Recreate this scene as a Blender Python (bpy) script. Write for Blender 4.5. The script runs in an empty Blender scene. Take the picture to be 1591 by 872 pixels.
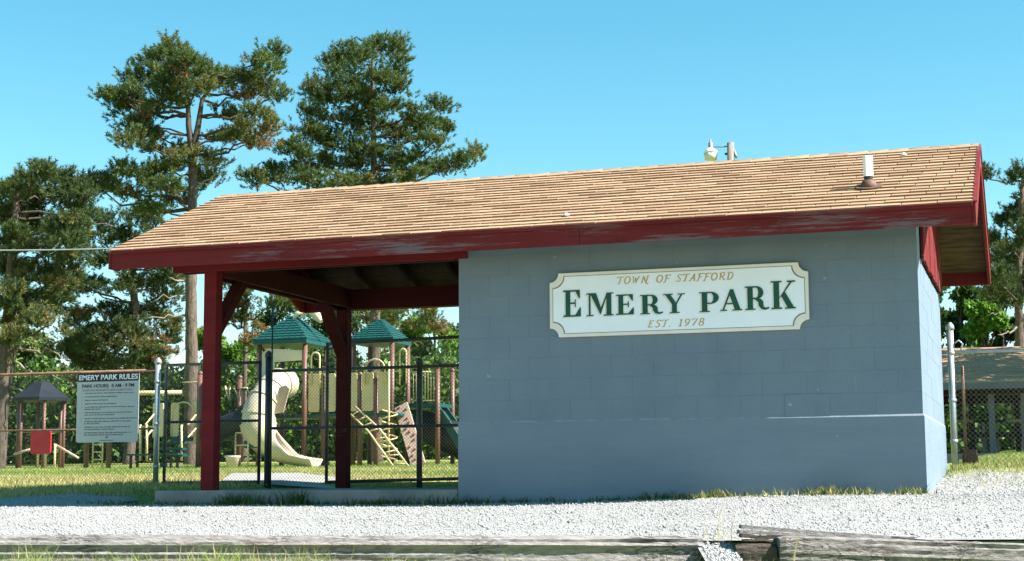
import bpy, math, random
import numpy as np
from mathutils import Vector, Matrix

# ------------------------------------------------------------------ camera
random.seed(7)
rng = np.random.default_rng(7)
scene = bpy.context.scene
C = scene.collection
F_PX, IMG_W, IMG_H = 2459.35, 1591.0, 872.0
CAM = Vector((0.9309, -14.5184, 0.1568))
YAW, PITCH, ROLL = -0.3170, 0.1252, -0.0055
fw = Vector((math.sin(YAW) * math.cos(PITCH), math.cos(YAW) * math.cos(PITCH), math.sin(PITCH)))
rt = fw.cross(Vector((0, 0, 1))).normalized()
up = rt.cross(fw)
rt2 = math.cos(ROLL) * rt + math.sin(ROLL) * up
up2 = -math.sin(ROLL) * rt + math.cos(ROLL) * up
cd = bpy.data.cameras.new('camera')
cam = bpy.data.objects.new('camera', cd)
C.objects.link(cam)
cd.sensor_width = 36.0
cd.lens = F_PX / IMG_W * 36.0
cd.clip_start = 0.1
cd.clip_end = 3000
M = Matrix.Identity(4)
for i in range(3):
    M[i][0], M[i][1], M[i][2], M[i][3] = rt2[i], up2[i], -fw[i], CAM[i]
cam.matrix_world = M
scene.camera = cam

# ------------------------------------------------------------------ sky, sun, exposure
SUN_EL, SUN_BETA = math.radians(43.0), math.radians(0.35)
world = bpy.data.worlds.new('World')
scene.world = world
world.use_nodes = True
wn = world.node_tree
wn.nodes.clear()
w_out = wn.nodes.new('ShaderNodeOutputWorld')
w_bg = wn.nodes.new('ShaderNodeBackground')
w_sky = wn.nodes.new('ShaderNodeTexSky')
w_sky.sky_type = 'NISHITA'
w_sky.sun_disc = False
w_sky.sun_elevation = SUN_EL
w_sky.sun_rotation = math.radians(90) - SUN_BETA
w_sky.air_density = 1.0
w_sky.dust_density = 0.0
w_sky.ozone_density = 1.0
w_bg.inputs['Strength'].default_value = 0.066
# the camera's saturated, cyan-leaning colour response, applied evenly to the whole sky
w_hsv = wn.nodes.new('ShaderNodeHueSaturation')
w_hsv.inputs['Hue'].default_value = 0.468
w_hsv.inputs['Saturation'].default_value = 1.35
wn.links.new(w_sky.outputs[0], w_hsv.inputs['Color'])
wn.links.new(w_hsv.outputs[0], w_bg.inputs['Color'])
wn.links.new(w_bg.outputs[0], w_out.inputs['Surface'])
sd = bpy.data.lights.new('sun', 'SUN')
sd.energy = 5.0
sd.angle = math.radians(0.5)
sd.color = (1.0, 0.965, 0.91)
sun = bpy.data.objects.new('sun', sd)
C.objects.link(sun)
sdir = Vector((math.cos(SUN_BETA) * math.cos(SUN_EL), math.sin(SUN_BETA) * math.cos(SUN_EL), math.sin(SUN_EL)))
sun.rotation_euler = sdir.to_track_quat('Z', 'Y').to_euler()
sun.location = (20, 0, 30)
vs = scene.view_settings
vs.view_transform = 'Standard'
vs.look = 'None'
vs.gamma = 1.0
vs.use_curve_mapping = False
vs.exposure = 1.6


# ------------------------------------------------------------------ survey helpers (photo pixel + a real distance -> metres)
def at(px, py, Y):
    d = fw * F_PX + rt2 * (px - 795.5) + up2 * (436 - py)
    return CAM + d * ((Y - CAM.y) / d.y)


def atz(px, py, Z):
    d = fw * F_PX + rt2 * (px - 795.5) + up2 * (436 - py)
    return CAM + d * (Z / F_PX)


DIRH = Vector((math.sin(YAW), math.cos(YAW)))
RGT = Vector((math.cos(YAW), -math.sin(YAW)))


def smooth(a, b, t):
    t = np.clip((t - a) / (b - a), 0, 1)
    return t * t * (3 - 2 * t)


TIE_Z = 9.45


def ground(x, y, lot=False):
    x = np.asarray(x, float)
    y = np.asarray(y, float)
    zc = (x - CAM.x) * DIRH.x + (y - CAM.y) * DIRH.y
    wallz = -0.09 * smooth(0.3, 4.6, -x)
    lt = (x - CAM.x) * RGT.x + (y - CAM.y) * RGT.y
    gap = smooth(1.06, 1.14, lt) * (1 - smooth(1.30, 1.37, lt))
    a = zc - TIE_Z
    b = np.maximum(-0.45 - y, 0)
    t = np.clip(b / np.maximum(a + b, 0.01), 0, 1)
    front = wallz * (1 - t) + (-0.215) * t
    bank = -0.36 - 0.10 * smooth(0, 0.5, -a) - 1.05 * smooth(0.3, 9.0, -a) - 0.15 * smooth(9, 40, -a)
    zf = front if lot else np.where(a > 0.06, front, bank)
    back = 0.04 + 0.10 * smooth(0.5, 5.0, y) + 0.0195 * np.clip(y - 3, 0, 60) + 0.004 * np.clip(y - 63, 0, 400)
    left = smooth(-9, -4.5, x)
    back = back + 0.15 * smooth(-1.0, 0.6, x) * smooth(0.2, 3.4, y)
    k = smooth(-0.5, 1.2, y)
    z = zf * (1 - k) + back * k
    # under the shelter slab keep low
    u = smooth(-8.4, -8.0, x) * (1 - smooth(-4.5, -4.3, x)) * smooth(-.4, 0.0, y) * (1 - smooth(3.5, 4.0, y))
    z = z * (1 - u) + (-0.09) * u
    inside = (x > -4.3) & (x < -0.1) & (y > 0.1) & (y < 3.3)
    z = np.where(inside, -0.1, z)
    return z


def gz(x, y):
    return float(ground(x, y))


# ------------------------------------------------------------------ materials
def node_mat(name):
    m = bpy.data.materials.new(name)
    m.use_nodes = True
    nt = m.node_tree
    return m, nt, nt.nodes['Principled BSDF']


def ramp(nt, fac, stops):
    r = nt.nodes.new('ShaderNodeValToRGB')
    els = r.color_ramp.elements
    while len(els) < len(stops):
        els.new(0.5)
    for e, (p, c) in zip(els, stops):
        e.position = p
        e.color = (c[0], c[1], c[2], 1) if isinstance(c, tuple) else (c, c, c, 1)
    nt.links.new(fac, r.inputs['Fac'])
    return r.outputs['Color']


def noise(nt, scale, detail=4, rough=0.55, vec=None, stretch=None, dist=0.0):
    n = nt.nodes.new('ShaderNodeTexNoise')
    n.inputs['Scale'].default_value = scale
    n.inputs['Detail'].default_value = detail
    n.inputs['Roughness'].default_value = rough
    n.inputs['Distortion'].default_value = dist
    if vec is None:
        g = nt.nodes.new('ShaderNodeNewGeometry')
        vec = g.outputs['Position']
    if stretch:
        mp = nt.nodes.new('ShaderNodeMapping')
        mp.inputs['Scale'].default_value = stretch
        nt.links.new(vec, mp.inputs['Vector'])
        vec = mp.outputs['Vector']
    nt.links.new(vec, n.inputs['Vector'])
    return n.outputs['Fac']


def mix(nt, fac, a, b, mode='MIX'):
    n = nt.nodes.new('ShaderNodeMix')
    n.data_type = 'RGBA'
    n.blend_type = mode
    for s, v in ((n.inputs[0], fac), (n.inputs[6], a), (n.inputs[7], b)):
        if hasattr(v, 'is_linked'):
            nt.links.new(v, s)
        elif isinstance(v, (int, float)):
            s.default_value = v
        else:
            s.default_value = (v[0], v[1], v[2], 1)
    return n.outputs[2]


def bump(nt, b, h, strength=0.4, dist=0.01):
    n = nt.nodes.new('ShaderNodeBump')
    n.inputs['Strength'].default_value = strength
    n.inputs['Distance'].default_value = dist
    nt.links.new(h, n.inputs['Height'])
    nt.links.new(n.outputs['Normal'], b.inputs['Normal'])


def simple(name, col, var=0.25, scale=6.0, rough=0.8, bmp=0.0, bscale=60, bdist=0.004, stretch=None, metal=0.0, spec=0.3):
    m, nt, b = node_mat(name)
    n = noise(nt, scale, 5, 0.6, stretch=stretch)
    lo = tuple(c * (1 - var) for c in col)
    hi = tuple(min(1, c * (1 + var)) for c in col)
    nt.links.new(ramp(nt, n, [(0.3, lo), (0.7, hi)]), b.inputs['Base Color'])
    b.inputs['Roughness'].default_value = rough
    b.inputs['Metallic'].default_value = metal
    b.inputs['Specular IOR Level'].default_value = spec
    if bmp:
        bump(nt, b, noise(nt, bscale, 4, 0.6, stretch=stretch), bmp, bdist)
    return m


def leafmat(name, col, col2, trans=0.35):
    m, nt, b = node_mat(name)
    g = nt.nodes.new('ShaderNodeNewGeometry')
    n = noise(nt, 0.9, 3, 0.6)
    mm = nt.nodes.new('ShaderNodeMath')
    mm.operation = 'ADD'
    nt.links.new(n, mm.inputs[0])
    m2 = nt.nodes.new('ShaderNodeMath')
    m2.operation = 'MULTIPLY_ADD'
    nt.links.new(g.outputs['Random Per Island'], m2.inputs[0])
    m2.inputs[1].default_value = 0.6
    m2.inputs[2].default_value = -0.3
    nt.links.new(m2.outputs[0], mm.inputs[1])
    c = ramp(nt, mm.outputs[0], [(0.25, col), (0.75, col2)])
    nt.links.new(c, b.inputs['Base Color'])
    b.inputs['Roughness'].default_value = 0.55
    b.inputs['Specular IOR Level'].default_value = 0.25
    t = nt.nodes.new('ShaderNodeBsdfTranslucent')
    nt.links.new(c, t.inputs['Color'])
    ms = nt.nodes.new('ShaderNodeMixShader')
    ms.inputs[0].default_value = trans
    nt.links.new(b.outputs[0], ms.inputs[1])
    nt.links.new(t.outputs[0], ms.inputs[2])
    nt.links.new(ms.outputs[0], nt.nodes['Material Output'].inputs['Surface'])
    return m


def m_block():
    m, nt, b = node_mat('painted_block')
    n = noise(nt, 1.3, 5, 0.6)
    c = ramp(nt, n, [(0.3, (0.140, 0.186, 0.240)), (0.7, (0.166, 0.216, 0.265))])
    oi = nt.nodes.new('ShaderNodeObjectInfo')
    v = ramp(nt, oi.outputs['Random'], [(0.0, 0.985), (1.0, 1.015)])
    c = mix(nt, 1.0, c, v, 'MULTIPLY')
    s = noise(nt, 9.0, 3, 0.5)
    c = mix(nt, ramp(nt, s, [(0.725, 0.0), (0.75, 0.5)]), c, (0.4, 0.42, 0.43))
    d = noise(nt, 3.0, 6, 0.7, stretch=(1, 1, 0.35))
    c = mix(nt, ramp(nt, d, [(0.5, 0.0), (0.8, 0.35)]), c, (0.108, 0.143, 0.182))
    nt.links.new(c, b.inputs['Base Color'])
    b.inputs['Roughness'].default_value = 0.62
    b.inputs['Specular IOR Level'].default_value = 0.3
    bump(nt, b, noise(nt, 120, 5, 0.65), 0.35, 0.004)
    return m


def m_base():
    m, nt, b = node_mat('painted_concrete')
    n = noise(nt, 1.6, 5, 0.6, stretch=(0.5, 0.5, 3.0))
    c = ramp(nt, n, [(0.3, (0.138, 0.184, 0.238)), (0.7, (0.166, 0.216, 0.265))])
    s = noise(nt, 14.0, 3, 0.5)
    c = mix(nt, ramp(nt, s, [(0.76, 0.0), (0.79, 0.5)]), c, (0.36, 0.38, 0.39))
    d = noise(nt, 2.2, 6, 0.7, stretch=(1, 1, 0.6))
    c = mix(nt, ramp(nt, d, [(0.52, 0.0), (0.8, 0.3)]), c, (0.098, 0.135, 0.175))
    nt.links.new(c, b.inputs['Base Color'])
    b.inputs['Roughness'].default_value = 0.6
    h1 = noise(nt, 5.0, 3, 0.5, stretch=(0.25, 0.25, 2.2))
    bump(nt, b, h1, 0.5, 0.012)
    return m


def m_red(name, wear=0.5, base=(0.20, 0.028, 0.026), wood=(0.30, 0.26, 0.24)):
    m, nt, b = node_mat(name)
    n = noise(nt, 3.0, 6, 0.65, stretch=(0.35, 0.6, 2.5))
    c = ramp(nt, n, [(0.25, tuple(v * 0.75 for v in base)), (0.75, tuple(v * 1.2 for v in base))])
    f = noise(nt, 9.0, 10, 0.82, stretch=(0.22, 0.5, 5.0), dist=0.3)
    g = noise(nt, 1.1, 3, 0.5, stretch=(0.6, 1, 2.5))
    mm = nt.nodes.new('ShaderNodeMath')
    mm.operation = 'MULTIPLY_ADD'
    nt.links.new(g, mm.inputs[0])
    mm.inputs[1].default_value = 0.9
    nt.links.new(f, mm.inputs[2])
    sc_ = nt.nodes.new('ShaderNodeMath')
    sc_.operation = 'MULTIPLY'
    sc_.inputs[1].default_value = 0.55
    nt.links.new(mm.outputs[0], sc_.inputs[0])
    k = 0.66 - 0.12 * wear
    c = mix(nt, ramp(nt, sc_.outputs[0], [(k - 0.015, 0.0), (k + 0.03, 0.75)]), c, wood)
    nt.links.new(c, b.inputs['Base Color'])
    b.inputs['Roughness'].default_value = 0.85
    b.inputs['Specular IOR Level'].default_value = 0.1
    bump(nt, b, f, 0.5, 0.008)
    return m


def m_shingle():
    m, nt, b = node_mat('asphalt_shingle')
    g = nt.nodes.new('ShaderNodeNewGeometry')
    oi = nt.nodes.new('ShaderNodeObjectInfo')
    ad = nt.nodes.new('ShaderNodeMath')
    ad.operation = 'ADD'
    nt.links.new(g.outputs['Random Per Island'], ad.inputs[0])
    nt.links.new(oi.outputs['Random'], ad.inputs[1])
    fr = nt.nodes.new('ShaderNodeMath')
    fr.operation = 'FRACT'
    nt.links.new(ad.outputs[0], fr.inputs[0])
    c = ramp(nt, fr.outputs[0], [(0.0, (0.315, 0.200, 0.120)), (0.5, (0.375, 0.242, 0.148)), (1.0, (0.435, 0.292, 0.185))])
    n = noise(nt, 1.1, 5, 0.6)
    c = mix(nt, ramp(nt, n, [(0.42, 0.0), (0.72, 0.35)]), c, (0.27, 0.165, 0.105))
    gr = noise(nt, 160, 3, 0.7)
    c = mix(nt, 1.0, c, ramp(nt, gr, [(0.3, 0.65), (0.7, 1.3)]), 'MULTIPLY')
    nt.links.new(c, b.inputs['Base Color'])
    b.inputs['Roughness'].default_value = 0.95
    b.inputs['Specular IOR Level'].default_value = 0.1
    bump(nt, b, gr, 0.5, 0.003)
    return m


def m_gravel():
    m, nt, b = node_mat('gravel')
    v = nt.nodes.new('ShaderNodeTexVoronoi')
    v.inputs['Scale'].default_value = 60
    gp = nt.nodes.new('ShaderNodeNewGeometry')
    nt.links.new(gp.outputs['Position'], v.inputs['Vector'])
    c = ramp(nt, v.outputs['Color'], [(0.0, (0.18, 0.175, 0.165)), (0.5, (0.30, 0.293, 0.28)), (1.0, (0.40, 0.39, 0.375))])
    n = noise(nt, 0.8, 6, 0.65)
    c = mix(nt, ramp(nt, n, [(0.45, 0.0), (0.75, 0.5)]), c, (0.21, 0.198, 0.172))
    nt.links.new(c, b.inputs['Base Color'])
    b.inputs['Roughness'].default_value = 0.95
    b.inputs['Specular IOR Level'].default_value = 0.15
    bump(nt, b, v.outputs['Distance'], 0.5, 0.012)
    return m


def m_ground():
    m, nt, b = node_mat('lawn_soil')
    n = noise(nt, 0.35, 6, 0.6)
    c = ramp(nt, n, [(0.3, (0.15, 0.22, 0.045)), (0.5, (0.25, 0.285, 0.08)), (0.72, (0.38, 0.35, 0.13))])
    f = noise(nt, 14, 4, 0.7)
    c = mix(nt, 1.0, c, ramp(nt, f, [(0.25, 0.6), (0.75, 1.3)]), 'MULTIPLY')
    nt.links.new(c, b.inputs['Base Color'])
    b.inputs['Roughness'].default_value = 1.0
    b.inputs['Specular IOR Level'].default_value = 0.05
    bump(nt, b, f, 0.8, 0.04)
    return m


def m_wood(name, a, bb, stretch, scale=4.0, rough=0.85, bmp=0.7, bd=0.012):
    m, nt, b = node_mat(name)
    n = noise(nt, scale, 8, 0.7, stretch=stretch, dist=0.3)
    c = ramp(nt, n, [(0.3, a), (0.5, tuple((p + q) / 2 for p, q in zip(a, bb))), (0.72, bb)])
    nt.links.new(c, b.inputs['Base Color'])
    b.inputs['Roughness'].default_value = rough
    b.inputs['Specular IOR Level'].default_value = 0.15
    bump(nt, b, n, bmp, bd)
    return m


MAT = dict(
    block=m_block(), base=m_base(), red=m_red('red_paint', 0.7, (0.15, 0.021, 0.022), (0.17, 0.075, 0.07)), red_worn=m_red('worn_red_paint', 0.6, (0.15, 0.021, 0.022), (0.175, 0.135, 0.15)),
    framing_shade=m_red('shade_darkened_framing', 0.0, (0.062, 0.013, 0.013)),  # darker copy of the red paint: shelter shade put into the colour
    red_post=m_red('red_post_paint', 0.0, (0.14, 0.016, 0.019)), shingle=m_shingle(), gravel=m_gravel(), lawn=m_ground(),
    mortar=simple('painted_mortar', (0.145, 0.192, 0.248), 0.15, 5, 0.8, 0.3, 90),
    wash=simple('sun_lightened_mortar_wash', (0.235, 0.275, 0.31), 0.2, 9, 0.8, 0.4, 60),  # paler than the wall: brightness of the sunlit streak put into the colour
    butt=simple('shingle_butt', (0.26, 0.168, 0.108), 0.25, 3, 0.95),
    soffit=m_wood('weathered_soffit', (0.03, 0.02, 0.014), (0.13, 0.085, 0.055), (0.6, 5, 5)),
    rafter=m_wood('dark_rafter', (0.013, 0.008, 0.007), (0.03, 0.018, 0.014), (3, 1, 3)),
    concrete=simple('concrete', (0.24, 0.23, 0.215), 0.3, 2.5, 0.9, 0.5, 40, 0.006),
    path=simple('pale_path', (0.33, 0.315, 0.285), 0.15, 2.0, 0.95, 0.5, 30, 0.01),
    white=simple('sign_white', (0.86, 0.88, 0.95), 0.03, 3, 0.45),
    cream=simple('sign_cream', (0.78, 0.73, 0.67), 0.06, 5, 0.5),
    line=simple('sign_line', (0.22, 0.17, 0.13), 0.1, 5, 0.5),
    green=simple('sign_green', (0.0075, 0.075, 0.05), 0.1, 5, 0.4),
    gold=simple('sign_gold', (0.50, 0.33, 0.12), 0.12, 8, 0.45),
    vinyl=simple('white_vent', (0.80, 0.81, 0.80), 0.04, 8, 0.4),
    flashing=simple('rusty_flashing', (0.14, 0.075, 0.055), 0.35, 14, 0.75, 0.3, 60),
    rubber=simple('black_rubber', (0.03, 0.03, 0.03), 0.2, 8, 0.7),
    fence=simple('dark_fence_paint', (0.035, 0.042, 0.045), 0.3, 9, 0.5, spec=0.5),
    galv=simple('galvanised_steel', (0.40, 0.43, 0.44), 0.22, 7, 0.42, 0.15, 40, metal=0.55, spec=0.5),
    wire=simple('dull_wire', (0.15, 0.145, 0.13), 0.3, 5, 0.5, metal=0.4, spec=0.4),
    rust=simple('rusty_rail', (0.20, 0.12, 0.07), 0.4, 9, 0.7, metal=0.2),
    rules=simple('rules_board_grey', (0.52, 0.53, 0.55), 0.03, 2, 0.5),
    black=simple('black_print', (0.02, 0.02, 0.024), 0.1, 5, 0.5),
    ink=simple('grey_print', (0.16, 0.17, 0.18), 0.1, 5, 0.5),
    bark=m_wood('pine_bark', (0.035, 0.027, 0.022), (0.21, 0.16, 0.125), (5, 5, 1.6), 3.2, 0.95, 1.0, 0.05),
    bark2=m_wood('dark_bark', (0.045, 0.035, 0.028), (0.12, 0.095, 0.075), (6, 6, 1.2), 2.2, 0.95, 1.0, 0.04),
    dead=m_wood('dead_limb', (0.16, 0.13, 0.10), (0.32, 0.27, 0.21), (2, 2, 2), 3.0, 0.95, 0.6, 0.02),
    tie=None,
    tiedark=m_wood('rotten_tie_wood', (0.03, 0.024, 0.02), (0.15, 0.12, 0.10), (0.8, 7, 7), 4.0, 0.95, 1.0, 0.03),
    pgpost=simple('brown_play_post', (0.15, 0.07, 0.05), 0.15, 4, 0.45, spec=0.4),
    pgbeige=simple('beige_play_plastic', (0.60, 0.48, 0.26), 0.1, 3, 0.45, spec=0.4),
    pgcream=simple('cream_slide_plastic', (0.52, 0.45, 0.33), 0.08, 1.5, 0.4, spec=0.45),
    pgteal=simple('teal_play_roof', (0.009, 0.070, 0.064), 0.2, 6, 0.5, spec=0.4),
    pgtealdark=simple('dark_teal_edge', (0.006, 0.065, 0.062), 0.15, 6, 0.55),
    pgdark=simple('black_play_plastic', (0.014, 0.017, 0.02), 0.2, 4, 0.5),
    pghutshade=simple('shade_darkened_hut_roof', (0.014, 0.018, 0.028), 0.25, 3, 0.6),  # roof colour darkened to stand for tree shade over the hut
    pgred=simple('red_play_panel', (0.55, 0.018, 0.035), 0.15, 4, 0.45),
    pgrock=simple('pink_tan_climbing_board', (0.50, 0.36, 0.28), 0.1, 4, 0.6),
    hold=simple('red_climbing_hold', (0.30, 0.11, 0.08), 0.15, 6, 0.5),
    bucket=simple('pale_concrete_planter', (0.55, 0.50, 0.42), 0.12, 7, 0.9, 0.4, 50),
    lampglass=simple('frosted_lamp_globe', (0.62, 0.58, 0.48), 0.05, 5, 0.3),
    lampgrey=simple('grey_lamp_housing', (0.26, 0.28, 0.29), 0.15, 6, 0.5, metal=0.3),
    polewood=m_wood('grey_pole_wood', (0.13, 0.115, 0.10), (0.34, 0.31, 0.28), (8, 8, 0.8), 3, 0.9, 0.6, 0.01),
    cable=simple('grey_cable', (0.20, 0.21, 0.22), 0.1, 4, 0.6),
    pav_fascia=simple('grey_blue_fascia', (0.10, 0.115, 0.14), 0.15, 3, 0.7),
    needle=leafmat('pine_needles', (0.045, 0.078, 0.022), (0.125, 0.170, 0.045), 0.3),
    needle_d=leafmat('dark_pine_needles', (0.035, 0.060, 0.020), (0.095, 0.132, 0.040), 0.3),
    needle_y=leafmat('yellowing_needles', (0.10, 0.115, 0.03), (0.20, 0.185, 0.06), 0.25),
    needle_b=leafmat('brown_needles', (0.15, 0.085, 0.035), (0.30, 0.175, 0.08), 0.2),
    leaf=leafmat('bright_leaves', (0.085, 0.18, 0.022), (0.20, 0.35, 0.05), 0.4),
    leaf_d=leafmat('deep_green_leaves', (0.030, 0.065, 0.016), (0.075, 0.13, 0.03), 0.35),
    leaf_p=leafmat('pale_leaves', (0.10, 0.14, 0.045), (0.22, 0.26, 0.09), 0.4),
    grass=leafmat('grass_blades', (0.12, 0.21, 0.035), (0.31, 0.38, 0.09), 0.4),
    grass_dry=leafmat('dry_grass', (0.34, 0.29, 0.11), (0.56, 0.48, 0.22), 0.35),
    weed=leafmat('weed_leaves', (0.045, 0.085, 0.018), (0.12, 0.17, 0.04), 0.35),
    stone=None,
)


def m_stone():
    m, nt, b = node_mat('gravel_stone')
    g = nt.nodes.new('ShaderNodeNewGeometry')
    c = ramp(nt, g.outputs['Random Per Island'], [(0.0, (0.10, 0.095, 0.09)), (0.10, (0.27, 0.265, 0.255)), (0.7, (0.385, 0.376, 0.362)), (1.0, (0.52, 0.51, 0.495))])
    nt.links.new(c, b.inputs['Base Color'])
    b.inputs['Roughness'].default_value = 0.9
    b.inputs['Specular IOR Level'].default_value = 0.2
    return m


MAT['stone'] = m_stone()


def m_tie():
    m, nt, b = node_mat('weathered_tie')
    n = noise(nt, 5.0, 9, 0.72, stretch=(0.5, 7, 9), dist=0.25)
    c = ramp(nt, n, [(0.26, (0.115, 0.098, 0.090)), (0.42, (0.27, 0.240, 0.228)), (0.6, (0.37, 0.338, 0.326)), (0.8, (0.48, 0.448, 0.437))])
    k = noise(nt, 3.0, 4, 0.6, stretch=(0.35, 8, 14), dist=0.5)
    ck = ramp(nt, k, [(0.465, 0.0), (0.49, 1.0), (0.51, 1.0), (0.535, 0.0)])
    g = noise(nt, 1.5, 3, 0.6)
    gg = ramp(nt, g, [(0.45, 0.0), (0.6, 1.0)])
    f = mix(nt, 1.0, ck, gg, 'MULTIPLY')
    fh = mix(nt, 1.0, f, (0.7, 0.7, 0.7), 'MULTIPLY')
    c = mix(nt, fh, c, (0.035, 0.028, 0.023))
    br = noise(nt, 2.2, 3, 0.6, stretch=(0.4, 3, 3))
    c = mix(nt, ramp(nt, br, [(0.6, 0.0), (0.75, 0.5)]), c, (0.13, 0.085, 0.055))
    nt.links.new(c, b.inputs['Base Color'])
    b.inputs['Roughness'].default_value = 0.95
    b.inputs['Specular IOR Level'].default_value = 0.1
    h = mix(nt, f, n, (0.0, 0.0, 0.0))
    bump(nt, b, h, 1.0, 0.03)
    return m


MAT['tie'] = m_tie()


# ------------------------------------------------------------------ mesh builder
class MB:
    def __init__(s):
        s.v, s.f, s.mi = [], [], []

    def add(s, vs, fs, mi=0):
        n = len(s.v)
        s.v += [tuple(v) for v in vs]
        s.f += [tuple(i + n for i in f) for f in fs]
        s.mi += [mi] * len(fs)
        return s

    def box(s, x0, x1, y0, y1, z0, z1, mi=0):
        vs = [(x, y, z) for x in (x0, x1) for y in (y0, y1) for z in (z0, z1)]
        return s.add(vs, [(0, 1, 3, 2), (4, 6, 7, 5), (0, 4, 5, 1), (2, 3, 7, 6), (0, 2, 6, 4), (1, 5, 7, 3)], mi)

    def beam(s, p0, p1, w, h, upv=(0, 0, 1), mi=0):
        p0, p1 = Vector(p0), Vector(p1)
        d = (p1 - p0).normalized()
        a = d.cross(Vector(upv))
        a = a.normalized() if a.length > 1e-6 else Vector((1, 0, 0))
        b = a.cross(d)
        vs = []
        for p in (p0, p1):
            for i, j in ((-1, -1), (1, -1), (1, 1), (-1, 1)):
                vs.append(p + a * (i * w / 2) + b * (j * h / 2))
        return s.add(vs, [(3, 2, 1, 0), (4, 5, 6, 7), (0, 1, 5, 4), (1, 2, 6, 5), (2, 3, 7, 6), (3, 0, 4, 7)], mi)

    def tube(s, pts, r, n=8, cap=True, mi=0):
        pts = [Vector(p) for p in pts]
        rs = r if isinstance(r, (list, tuple)) else [r] * len(pts)
        rings = []
        ref = None
        for i, p in enumerate(pts):
            d = (pts[min(i + 1, len(pts) - 1)] - pts[max(i - 1, 0)]).normalized()
            if ref is None:
                ref = Vector((1, 0, 0)) if abs(d.x) < 0.8 else Vector((0, 1, 0))
            a = (ref - d * ref.dot(d)).normalized()
            ref = a
            b = d.cross(a)
            rings.append([p + (a * math.cos(2 * math.pi * k / n) + b * math.sin(2 * math.pi * k / n)) * rs[i] for k in range(n)])
        vs = [v for rg in rings for v in rg]
        fs = []
        for i in range(len(pts) - 1):
            for k in range(n):
                fs.append((i * n + k, i * n + (k + 1) % n, (i + 1) * n + (k + 1) % n, (i + 1) * n + k))
        if cap:
            fs.append(tuple(range(n - 1, -1, -1)))
            fs.append(tuple((len(pts) - 1) * n + k for k in range(n)))
        return s.add(vs, fs, mi)

    def prism(s, poly, o, ax, ay, th, mi=0):
        """outline poly (2d) in the plane o + ax*x + ay*y, thickness th along ax x ay"""
        o, ax, ay = Vector(o), Vector(ax), Vector(ay)
        nn = ax.cross(ay).normalized()
        n = len(poly)
        vs = [o + ax * p[0] + ay * p[1] for p in poly] + [o + ax * p[0] + ay * p[1] + nn * th for p in poly]
        fs = [tuple(range(n - 1, -1, -1)), tuple(range(n, 2 * n))] + [(i, (i + 1) % n, n + (i + 1) % n, n + i) for i in range(n)]
        return s.add(vs, fs, mi)

    def lathe(s, prof, c, n=16, mi=0):
        c = Vector(c)
        vs = [c + Vector((r * math.cos(2 * math.pi * k / n), r * math.sin(2 * math.pi * k / n), z)) for r, z in prof for k in range(n)]
        fs = [(i * n + k, i * n + (k + 1) % n, (i + 1) * n + (k + 1) % n, (i + 1) * n + k) for i in range(len(prof) - 1) for k in range(n)]
        fs.append(tuple(range(n - 1, -1, -1)))
        fs.append(tuple((len(prof) - 1) * n + k for k in range(n)))
        return s.add(vs, fs, mi)

    def mesh(s, name, mats, smooth_shade=False):
        me = bpy.data.meshes.new(name)
        me.from_pydata(s.v, [], s.f)
        for m in (mats if isinstance(mats, (list, tuple)) else [mats]):
            me.materials.append(MAT[m])
        if any(s.mi):
            me.polygons.foreach_set('material_index', s.mi)
        if smooth_shade:
            me.polygons.foreach_set('use_smooth', [True] * len(s.f))
        me.update()
        return me

    def build(s, name, mats, parent=None, smooth_shade=False, bevel=0.0):
        o = bpy.data.objects.new(name, s.mesh(name, mats, smooth_shade))
        C.objects.link(o)
        if parent is not None:
            adopt(o, parent)
        if bevel:
            bv = o.modifiers.new('bevel', 'BEVEL')
            bv.width = bevel
            bv.segments = 2
            bv.limit_method = 'ANGLE'
        return o


def adopt(o, parent):
    o.parent = parent
    if parent.type == 'EMPTY':
        o.matrix_parent_inverse = Matrix.Translation(parent.location).inverted()


def tag(o, label, cat, group=None, kind=None):
    o['label'] = label
    o['category'] = cat
    if group:
        o['group'] = group
    if kind:
        o['kind'] = kind
    return o


def thing(name, loc, label, cat, group=None):
    o = bpy.data.objects.new(name, None)
    o.empty_display_size = 0.2
    o.location = loc
    C.objects.link(o)
    return tag(o, label, cat, group)


def struct(o, kind='structure'):
    o['kind'] = kind
    return o


def np_mesh(name, V, Fc, mats, mi=None, smooth_shade=False):
    """V (n,3), Fc (m,3) triangles"""
    me = bpy.data.meshes.new(name)
    V = np.ascontiguousarray(V, np.float32)
    Fc = np.ascontiguousarray(Fc, np.int32)
    me.vertices.add(len(V))
    me.vertices.foreach_set('co', V.ravel())
    me.loops.add(Fc.size)
    me.loops.foreach_set('vertex_index', Fc.ravel())
    me.polygons.add(len(Fc))
    k = Fc.shape[1]
    me.polygons.foreach_set('loop_start', np.arange(0, Fc.size, k, dtype=np.int32))
    me.polygons.foreach_set('loop_total', np.full(len(Fc), k, np.int32))
    for m in (mats if isinstance(mats, (list, tuple)) else [mats]):
        me.materials.append(MAT[m])
    if mi is not None:
        me.polygons.foreach_set('material_index', np.ascontiguousarray(mi, np.int32))
    if smooth_shade:
        me.polygons.foreach_set('use_smooth', np.ones(len(Fc), bool))
    me.update(calc_edges=True)
    return me


def np_obj(name, V, Fc, mats, parent=None, mi=None, smooth_shade=False):
    o = bpy.data.objects.new(name, np_mesh(name, V, Fc, mats, mi, smooth_shade))
    C.objects.link(o)
    if parent is not None:
        adopt(o, parent)
    return o


# ================================================================== SETTING
def axis(parts):
    out = []
    for a, b, n in parts:
        out += list(np.linspace(a, b, n, endpoint=False))
    out.append(parts[-1][1])
    return np.array(out)


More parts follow.
